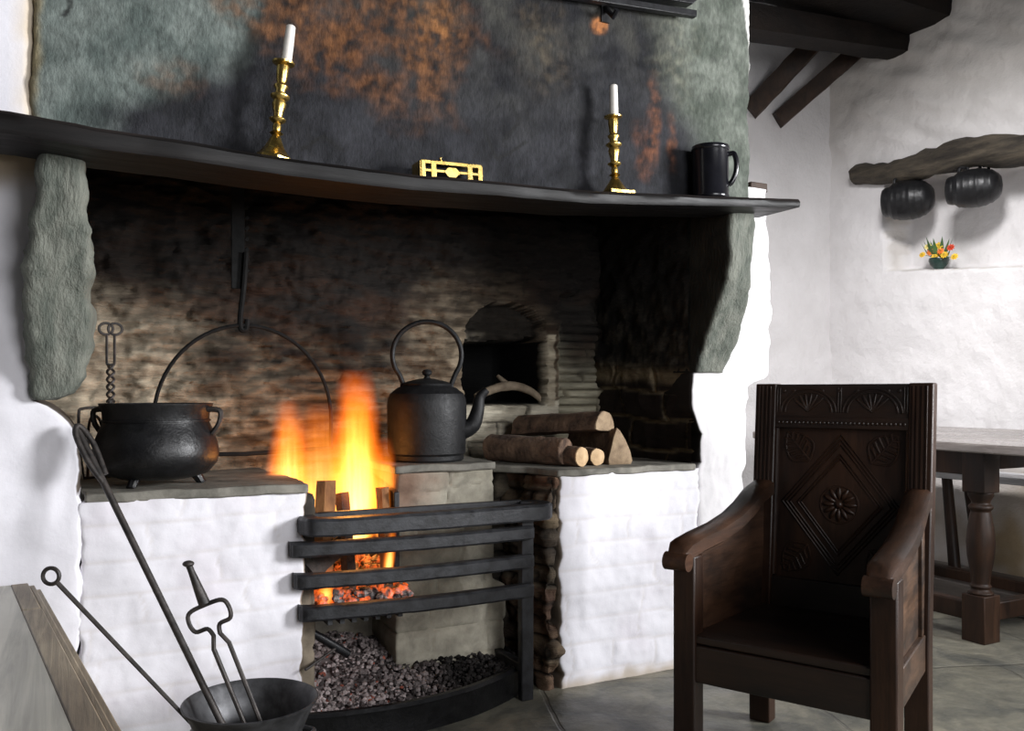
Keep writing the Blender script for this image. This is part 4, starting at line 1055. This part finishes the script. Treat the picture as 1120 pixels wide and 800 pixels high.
# crest carving: two rows of round arches with leaf sprays
for cx_ in (-.092, .092):
    for r_ in (.082, .070):
        mb.tube([bk(cx_ + r_*math.cos(a), .942 + r_*.86*math.sin(a), .021) for a in [PI*k/20 for k in range(21)]], .0034, 6)
    for a in (-.9, -.5, -.17, .17, .5, .9):
        mb.tube([bk(cx_ + .058*math.sin(a)*t, .944 + .056*math.cos(a*.8)*t, .021) for t in (0, .4, .8, 1)], [.002, .0045, .0042, .001], 6)
for x in (-.186, -.178, -.004, .004, .178, .186): mb.tube([bk(x, .942, .021), bk(x, 1.016, .021)], .0025, 6)
for x in (-.135, -.05, .05, .135, 0, -.165, .165): mb.ball(bk(x, 1.006, .021), (.006, .004, .006), 8, 5)
mb.build('crest_rail', OAKH, CR_, local=True, bevel=.002)
mb = MB(); bslab(mb, -IW, IW, .895, .928, -.014, .024)
for k in range(30): mb.ball(bk(lerp(-IW + .012, IW - .012, k/29), .911, .024), (.0055, .004, .0055), 8, 5)
mb.build('bead_moulding', OAKH, CR_, local=True, bevel=.003)
mb = MB(); bslab(mb, -IW, IW, SZ - .01, .445, -.014, .014); mb.build('lower_rail', OAKH, CR_, local=True, bevel=.003)
mb = MB(); bslab(mb, -IW, IW, .44, .90, -.016, .0)
pc, PW, PHH = .672, .168, .205
cor = [(0, pc + PHH), (PW, pc), (0, pc - PHH), (-PW, pc)]
for k_ in (1.0, .93, .86, .72, .66):
    mb.tube([bk(x*k_, pc + (z - pc)*k_, .0005) for x, z in cor], .0036, 6, closed=True)
# rosette
for k in range(12):
    a = 2*PI*k/12; m_ = Matrix.Rotation(-a, 3, 'Y')
    mb.ball(bk(.032*math.cos(a), pc + .032*math.sin(a), .002), (.019, .006, .0068), 8, 6, Matrix.Rotation(-a, 3, 'Y'))
mb.ball(bk(0, pc, .004), (.011, .007, .011), 10, 6)
mb.tube([bk(.054*math.cos(a), pc + .054*math.sin(a), 0) for a in [2*PI*k/28 for k in range(28)]], .003, 6, closed=True)
# leaves in the four spandrels
for sx in (-1, 1):
    for sz in (-1, 1):
        base = Vector((sx*.088, 0, pc + sz*.125)); tip = Vector((sx*.158, 0, pc + sz*.205)); dv_ = tip - base; pv = Vector((-dv_.z, 0, dv_.x)).normalized()
        mb.tube([bk(q.x, q.z, .001) for q in (base, base.lerp(tip, .5), tip)], [.0035, .003, .0015], 6)
        for side_ in (-1, 1):
            mb.tube([bk(q.x, q.z, .001) for q in catmull([base, base.lerp(tip, .3) + pv*side_*.040, base.lerp(tip, .7) + pv*side_*.032, tip], 5)], .003, 6)
            for t in (.18, .34, .5, .66, .8):
                q = base.lerp(tip, t); w_ = .034*math.sin(PI*min(1, t*.9 + .12)); q2 = q + pv*side_*w_ + dv_*.13
                mb.tube([bk(q.x, q.z, .001), bk(q2.x, q2.z, .001)], [.0022, .0045], 6)
mb.build('carved_panel', OAK, CR_, local=True, ang=40)
for s_ in (-1, 1):
    mb = MB(); mb.tube([bk(s_*(IW - .004), .45, .006), bk(s_*(IW - .004), .895, .006)], .007, 8); mb.build('panel_bead', OAK, CR_, local=True)

# ================================================================== TABLE, BENCH AND STEP BY THE RIGHT WALL
TX0, TX1, TY0, TY1 = 3.17, 3.95, -.62, .90
TB = thing('refectory_table', 'long dark oak table with turned legs behind the armchair, along the right wall', 'table', (3.56, .14, 0))
def tz(x): return .800 + .030*(x - TX0)/(TX1 - TX0)
b = MB(); poly = []
for k in range(31):
    y = lerp(TY0, TY1, k/30); poly.append((TX0 + .012*fbm(y, 2, 2, 3, 3), y))
poly += [(TX1, TY1), (TX1, TY0)]
b.prism(poly[::-1], lambda x, y, d: Vector((x, y, tz(x) - d)), .0, .036)
b.f = [f[::-1] for f in b.f]
b.build('table_top', TBLTOP, TB, bevel=.006)
legs = [(3.285, -.285), (3.835, -.285), (3.285, .72), (3.835, .72)]
for (x, y) in legs:
    zt = tz(x) - .04; mb = MB(); o_ = Vector((x, y, 0))
    mb.box(o_ + Vector((0, 0, .095)), (.100, .100, .19)); mb.box(o_ + Vector((0, 0, (zt + .60)/2)), (.098, .098, zt - .60))
    mb.lathe([(.045, .19), (.050, .196), (.038, .205), (.034, .214), (.042, .222), (.034, .23), (.036, .26), (.050, .34), (.054, .40), (.050, .45), (.040, .51), (.036, .525), (.046, .535), (.046, .545), (.034, .555), (.036, .565), (.047, .585), (.049, .602)], 24, Matrix.Translation(o_))
    mb.build('turned_leg', TBL, TB, bevel=.006)
for x in (3.285, 3.835):
    mb = MB(); mb.box((x, .2175, .115), (.052, .91, .075)); mb.build('stretcher', TBL, TB, bevel=.006)
    mb = MB(); mb.box((x, .2175, tz(x) - .088), (.034, .91, .10)); mb.build('apron', TBL, TB, bevel=.003)
for y in (-.285, .72):
    mb = MB(); mb.box((3.56, y, .115), (.45, .052, .075)); mb.build('stretcher', TBL, TB, bevel=.006)
    mb = MB(); mb.box((3.56, y, .735), (.45, .034, .09)); mb.build('apron', TBL, TB, bevel=.003)
b = MB(); b.box((3.965, .35, .052), (.40, 2.6, .10))
tag(b.build('floor_step', PLANK, bevel=.008), 'low wide wooden step on the floor under the bench by the right wall', 'step')
BN = thing('bench', 'narrow wooden bench on splayed legs between the table and the right wall', 'bench', (4.07, .35, .102))
b = MB(); b.box((4.075, .35, .585), (.26, 2.2, .034)); b.build('bench_seat', SEAT, BN, bevel=.006)
for (y, s_) in ((.32, 1), (1.2, -1), (-.5, 1)):
    for x, k in ((3.99, -1), (4.15, 1)):
        mb = MB(); mb.tube([(x, y + .06*s_, .57), (x + .02*k, y, .102)], [.026, .030], 10); mb.build('leg', TBL, BN)

# ================================================================== ROOF TIMBERS
def timber(name, a, c_, w, h, mt, label, rough=.012, up=(0, 0, 1), cat='beam', group=None, seed=0):
    a, c_ = Vector(a), Vector(c_); t = (c_ - a).normalized(); e = t.cross(Vector(up)).normalized(); f = e.cross(t).normalized()
    mb = MB(); vs = []; fs = []; N = 24; n = 16
    for i in range(N+1):
        p = a.lerp(c_, i/N)
        for k in range(n):
            an = 2*PI*k/n + .001; cx_, sy_ = math.cos(an), math.sin(an); m_ = max(abs(cx_), abs(sy_)); m_ = lerp(m_, 1, .15)
            q = 1 + rough*10*fbm(i*.25, k*.4, seed, 1.2, 3)
            vs.append(p + e*(cx_/m_)*w/2*q + f*(sy_/m_)*h/2*q)
    for i in range(N):
        for k in range(n): fs.append((i*n+k, i*n+(k+1) % n, (i+1)*n+(k+1) % n, (i+1)*n+k))
    fs += [tuple(range(n-1, -1, -1)), tuple(N*n+k for k in range(n))]
    mb.add(vs, fs); return tag(mb.build(name, mt, origin=a, ang=45), label, cat, group)
# great beam running into the right wall, two members side by side with a slit between
e1 = on_x(1000, 30, WX - .02); e2 = on_x(985, 60, WX - .02)
big_a = on_y(822, -30, .75); 
timber('roof_beam', on_y(770, -78, .55), on_x(1016, 2, WX + .06) , .38, .34, BEAM, 'massive black roof beam running into the right wall at the top', .006, seed=3)
bq0, bq1 = on_y(800, 22, .70), on_x(988, 50, WX + .06)
timber('roof_beam', bq0 - (bq1 - bq0)*.22, bq1, .17, .13, BEAM, 'narrower dark roof beam below the massive one, ending in the right wall', .006, seed=7)
timber('roof_rafter', on_y(820, 122, FY - .02), on_y(915, 20, 1.12), .11, .11, RAFT, 'brown sloping rafter nearest the chimney breast, under the roof beams', .006, cat='rafter', group='sloping rafters under the roof beams', seed=11)
timber('roof_rafter', on_y(850, 132, FY - .02), on_y(962, 34, 1.12), .095, .10, RAFT, 'brown sloping rafter farther from the chimney breast, under the roof beams', .006, cat='rafter', group='sloping rafters under the roof beams', seed=13)

# ================================================================== NICHE: LOG LINTEL, TWO HANGING POTS, FLOWERS
la, lb_ = on_x(935, 191, WX - .03), on_x(1128, 163, WX - .03)
q = [la, la.lerp(lb_, .2) + Vector((0, 0, -.015)), la.lerp(lb_, .45) + Vector((0, 0, -.005)), la.lerp(lb_, .7) + Vector((0, 0, .03)), lb_, lb_ + (lb_ - la)*.4]
pth = catmull(q, 8)
b = MB(); b.tube(pth, [lerp(.048, .082, sst(0, .5, i/len(pth)))*(1 + .16*fbm(i*.3, 1, 1, 1, 3)) for i in range(len(pth))], 14)
for i, v in enumerate(b.v): b.v[i] = v + Vector((.02*fbm(v.y, v.z*3, v.x*3, 4, 3), 0, .02*fbm(v.y, v.z*3, v.x*3 + 9, 5, 3)))
tag(b.build('log_lintel', LINTEL, ang=60), 'rough crooked dark log over the wall niche', 'lintel')
for (px, py, wpx, hpx, lab, lean) in ((993, 219, 54, 43, 'round black iron pot hanging under the left end of the log lintel', 0), (1065, 206, 56, 42, 'ribbed black iron pot hanging farther right under the log lintel', 0)):
    c0 = on_x(px, py, WX - .05); t_ = c0.x/ray(px, py)[0]; Rr = wpx/2*t_/FOC; Hh = hpx*t_/FOC
    c0.z -= Hh/2
    t = thing('hanging_pot', lab, 'pot', c0, math.radians(-62), 'iron pots hanging from the log lintel')
    r0 = Hh/2
    prof = [(.001, -1.0), (.40, -.985), (.56, -.96), (.60, -.93), (.66, -.93), (.72, -.86)]
    for k in range(7):
        q_ = -.72 + k*.22; e_ = math.sqrt(max(.05, 1 - abs(q_)**2.6)); prof += [(e_*.992, q_ - .04), (e_*(1.012 if k % 3 == 1 else .996), q_), (e_*.992, q_ + .04)]
    prof += [(.62, .86), (.45, .95), (.001, 1.0)]
    mb = MB(); mb.lathe([(a*r0, b_*Rr) for a, b_ in prof], 48, Matrix.Translation((0, 0, r0)) @ Matrix.Rotation(PI/2, 4, 'Y')); mb.build('body', CAST, t, local=True, ang=50)
    for s_ in (-1, 1):
        mb = MB(); mb.tube(catmull([(s_*Rr*.50, 0, Hh*.90), (s_*Rr*.50, 0, Hh*1.06), (s_*Rr*.24, 0, Hh*1.08), (s_*Rr*.22, 0, Hh*.96)], 5), .008, 8); mb.build('lug', CAST, t, local=True)
    mb = MB(); mb.tube(catmull([(-Rr*.36, 0, Hh*1.03), (-Rr*.2, .01, Hh*1.14), (Rr*.2, .01, Hh*1.14), (Rr*.36, 0, Hh*1.03)], 6), .007, 8); mb.build('bail_handle', CAST, t, local=True)
    mb = MB(); mb.tube([(0, .01, Hh*1.13), (0, .01, Hh*1.40)], .005, 8); mb.build('hook', CAST, t, local=True)
# bowl of flowers
fb = on_x(1027, 295, WX + .09); fb.z = ledge_z(fb.y) + .006
kpx = (fb - Vector((0, CAM[1], HC))).length/FOC
BW = thing('flower_bowl', 'small dark green bowl of flowers on the niche ledge', 'bowl', fb)
mb = MB(); mb.lathe([(.001, 0), (.026, 0), (.028, .008), (.046, .03), (.054, .052), (.052, .066), (.049, .066), (.048, .05), (.03, .02), (.001, .016)], 32); mb.build('body', BOWL, BW, local=True)
for k in range(11):
    a = 2*PI*k/11; rr = .045 + .02*hsh(k); z = .075 + .05*hsh(k, 2)
    c0 = Vector((rr*math.cos(a), rr*math.sin(a), z)); mb = MB()
    tip = c0*1.5 + Vector((0, 0, .01)); sd = Vector((-math.sin(a), math.cos(a), .2))*.014; bs = Vector((c0.x*.5, c0.y*.5, .062))
    mb.add([bs, c0 + sd, tip, c0 - sd, c0 + Vector((0, 0, .006))], [(0, 1, 4), (1, 2, 4), (2, 3, 4), (3, 0, 4)]); mb.build('leaf', LEAF, BW, local=True)
YEL, ORG, RED, PAL = (.85, .55, .04), (.85, .22, .03), (.62, .06, .02), (.85, .72, .25)
FLW = [(1009, 279, YEL, 'pale yellow flower at the far left edge of the niche bouquet'), (1015, 270, PAL, 'cream yellow flower at the upper left of the niche bouquet'), (1018, 276, ORG, 'orange flower left of centre in the niche bouquet'),
       (1023, 281, YEL, 'bright yellow flower low in the middle of the niche bouquet'), (1027, 269, YEL, 'small yellow-green flower at the top middle of the niche bouquet'), (1033, 279, YEL, 'golden flower right of centre in the niche bouquet'),
       (1040, 271, RED, 'red-orange flower at the upper right of the niche bouquet'), (1044, 281, YEL, 'golden yellow flower at the far right edge of the niche bouquet'), (1029, 275, ORG, 'amber flower in the centre of the niche bouquet')]
for i, (px, py, col, lab) in enumerate(FLW):
    c0 = on_x(px, py, fb.x - .03 - .02*hsh(i, 4)); fr = .021 + .006*hsh(i)
    t = thing('flower', lab, 'flower', c0, 0, 'flowers in the niche bowl')
    mb = MB(); face = Vector((-1, -.3, .45)).normalized(); u_ = face.cross(Vector((0, 0, 1))).normalized(); v_ = u_.cross(face)
    for ring_, (rr, n, out) in enumerate(((fr, 9, .0), (fr*.62, 7, .006))):
        for k in range(n):
            a = 2*PI*k/n + ring_*.4; dr = u_*math.cos(a) + v_*math.sin(a); pd = u_*-math.sin(a) + v_*math.cos(a)
            sh_ = tuple(q_*(.8 + .3*hsh(k, i)) for q_ in col)
            mb.add([face*out, dr*rr*.55 + pd*rr*.28 + face*(out + .004), dr*rr + face*(out + .002), dr*rr*.55 - pd*rr*.28 + face*(out + .004)], [(0, 1, 2, 3)], sh_)
    mb.build('petals', PETAL, t, local=True)
    mb = MB(); mb.ball(face*.008, fr*.26, 8, 5, None, tuple(q_*.5 for q_ in col)); mb.build('flower_centre', PETAL, t, local=True)
    mb = MB(); tgt = Vector((fb.x, fb.y, fb.z + .05)) - c0; mb.tube([(0, 0, 0), tgt*.5 + Vector((0, 0, .01)), tgt], .0018, 6); mb.build('stem', LEAF, t, local=True)

# ================================================================== LIGHT
w = bpy.data.worlds.new('room_light'); bpy.context.scene.world = w; w.use_nodes = True
bg = w.node_tree.nodes['Background']; bg.inputs[0].default_value = (.86, .90, 1.0, 1); bg.inputs[1].default_value = .05
def area(name, loc, aim, size, energy, col, spread=180, sy=None):
    l = bpy.data.lights.new(name, 'AREA'); l.shape = 'RECTANGLE'; l.size = size; l.size_y = sy or size; l.energy = energy; l.color = col; l.spread = math.radians(spread)
    o = bpy.data.objects.new(name, l); o.location = loc; o.rotation_euler = (Vector(aim) - Vector(loc)).to_track_quat('-Z', 'Y').to_euler(); C.objects.link(o)
area('assumed_right_key', (4.12, -2.85, 1.75), (-1.4, -.3, .95), 1.0, 150, (.97, .98, 1.0), 125, sy=1.0)  # assumed unseen key lamp at right, set from shadow directions; no window built
area('front_fill', (1.5, -3.9, 1.7), (.9, 0, .9), 1.6, 78, (.98, .98, 1.0), sy=1.6)  # added soft fill from the front, no door stands there
area('right_wall_fill', (2.3, -.75, 2.95), (4.25, .5, 1.0), .45, 20, (.99, .98, .99), 75)  # added overhead fill for the right wall, kept narrow to miss the chair

# ================================================================== CAMERA
cd = bpy.data.cameras.new('camera'); co = bpy.data.objects.new('camera', cd); C.objects.link(co)
co.location = (CAM[0], CAM[1], HC); co.rotation_euler = (PI/2, 0, -TH)
cd.sensor_width = 36; cd.lens = FOC/1120*36; cd.shift_y = 30/1120; cd.clip_start = .02
sc = bpy.context.scene; sc.camera = co
sc.view_settings.view_transform = 'Standard'; sc.view_settings.look = 'None'; sc.view_settings.exposure = 0; sc.view_settings.gamma = 1
sc.view_settings.use_curve_mapping = False
sc.cycles.volume_step_rate = 1.0; sc.cycles.volume_max_steps = 128
sc.cycles.max_bounces = 8; sc.cycles.sample_clamp_indirect = 4
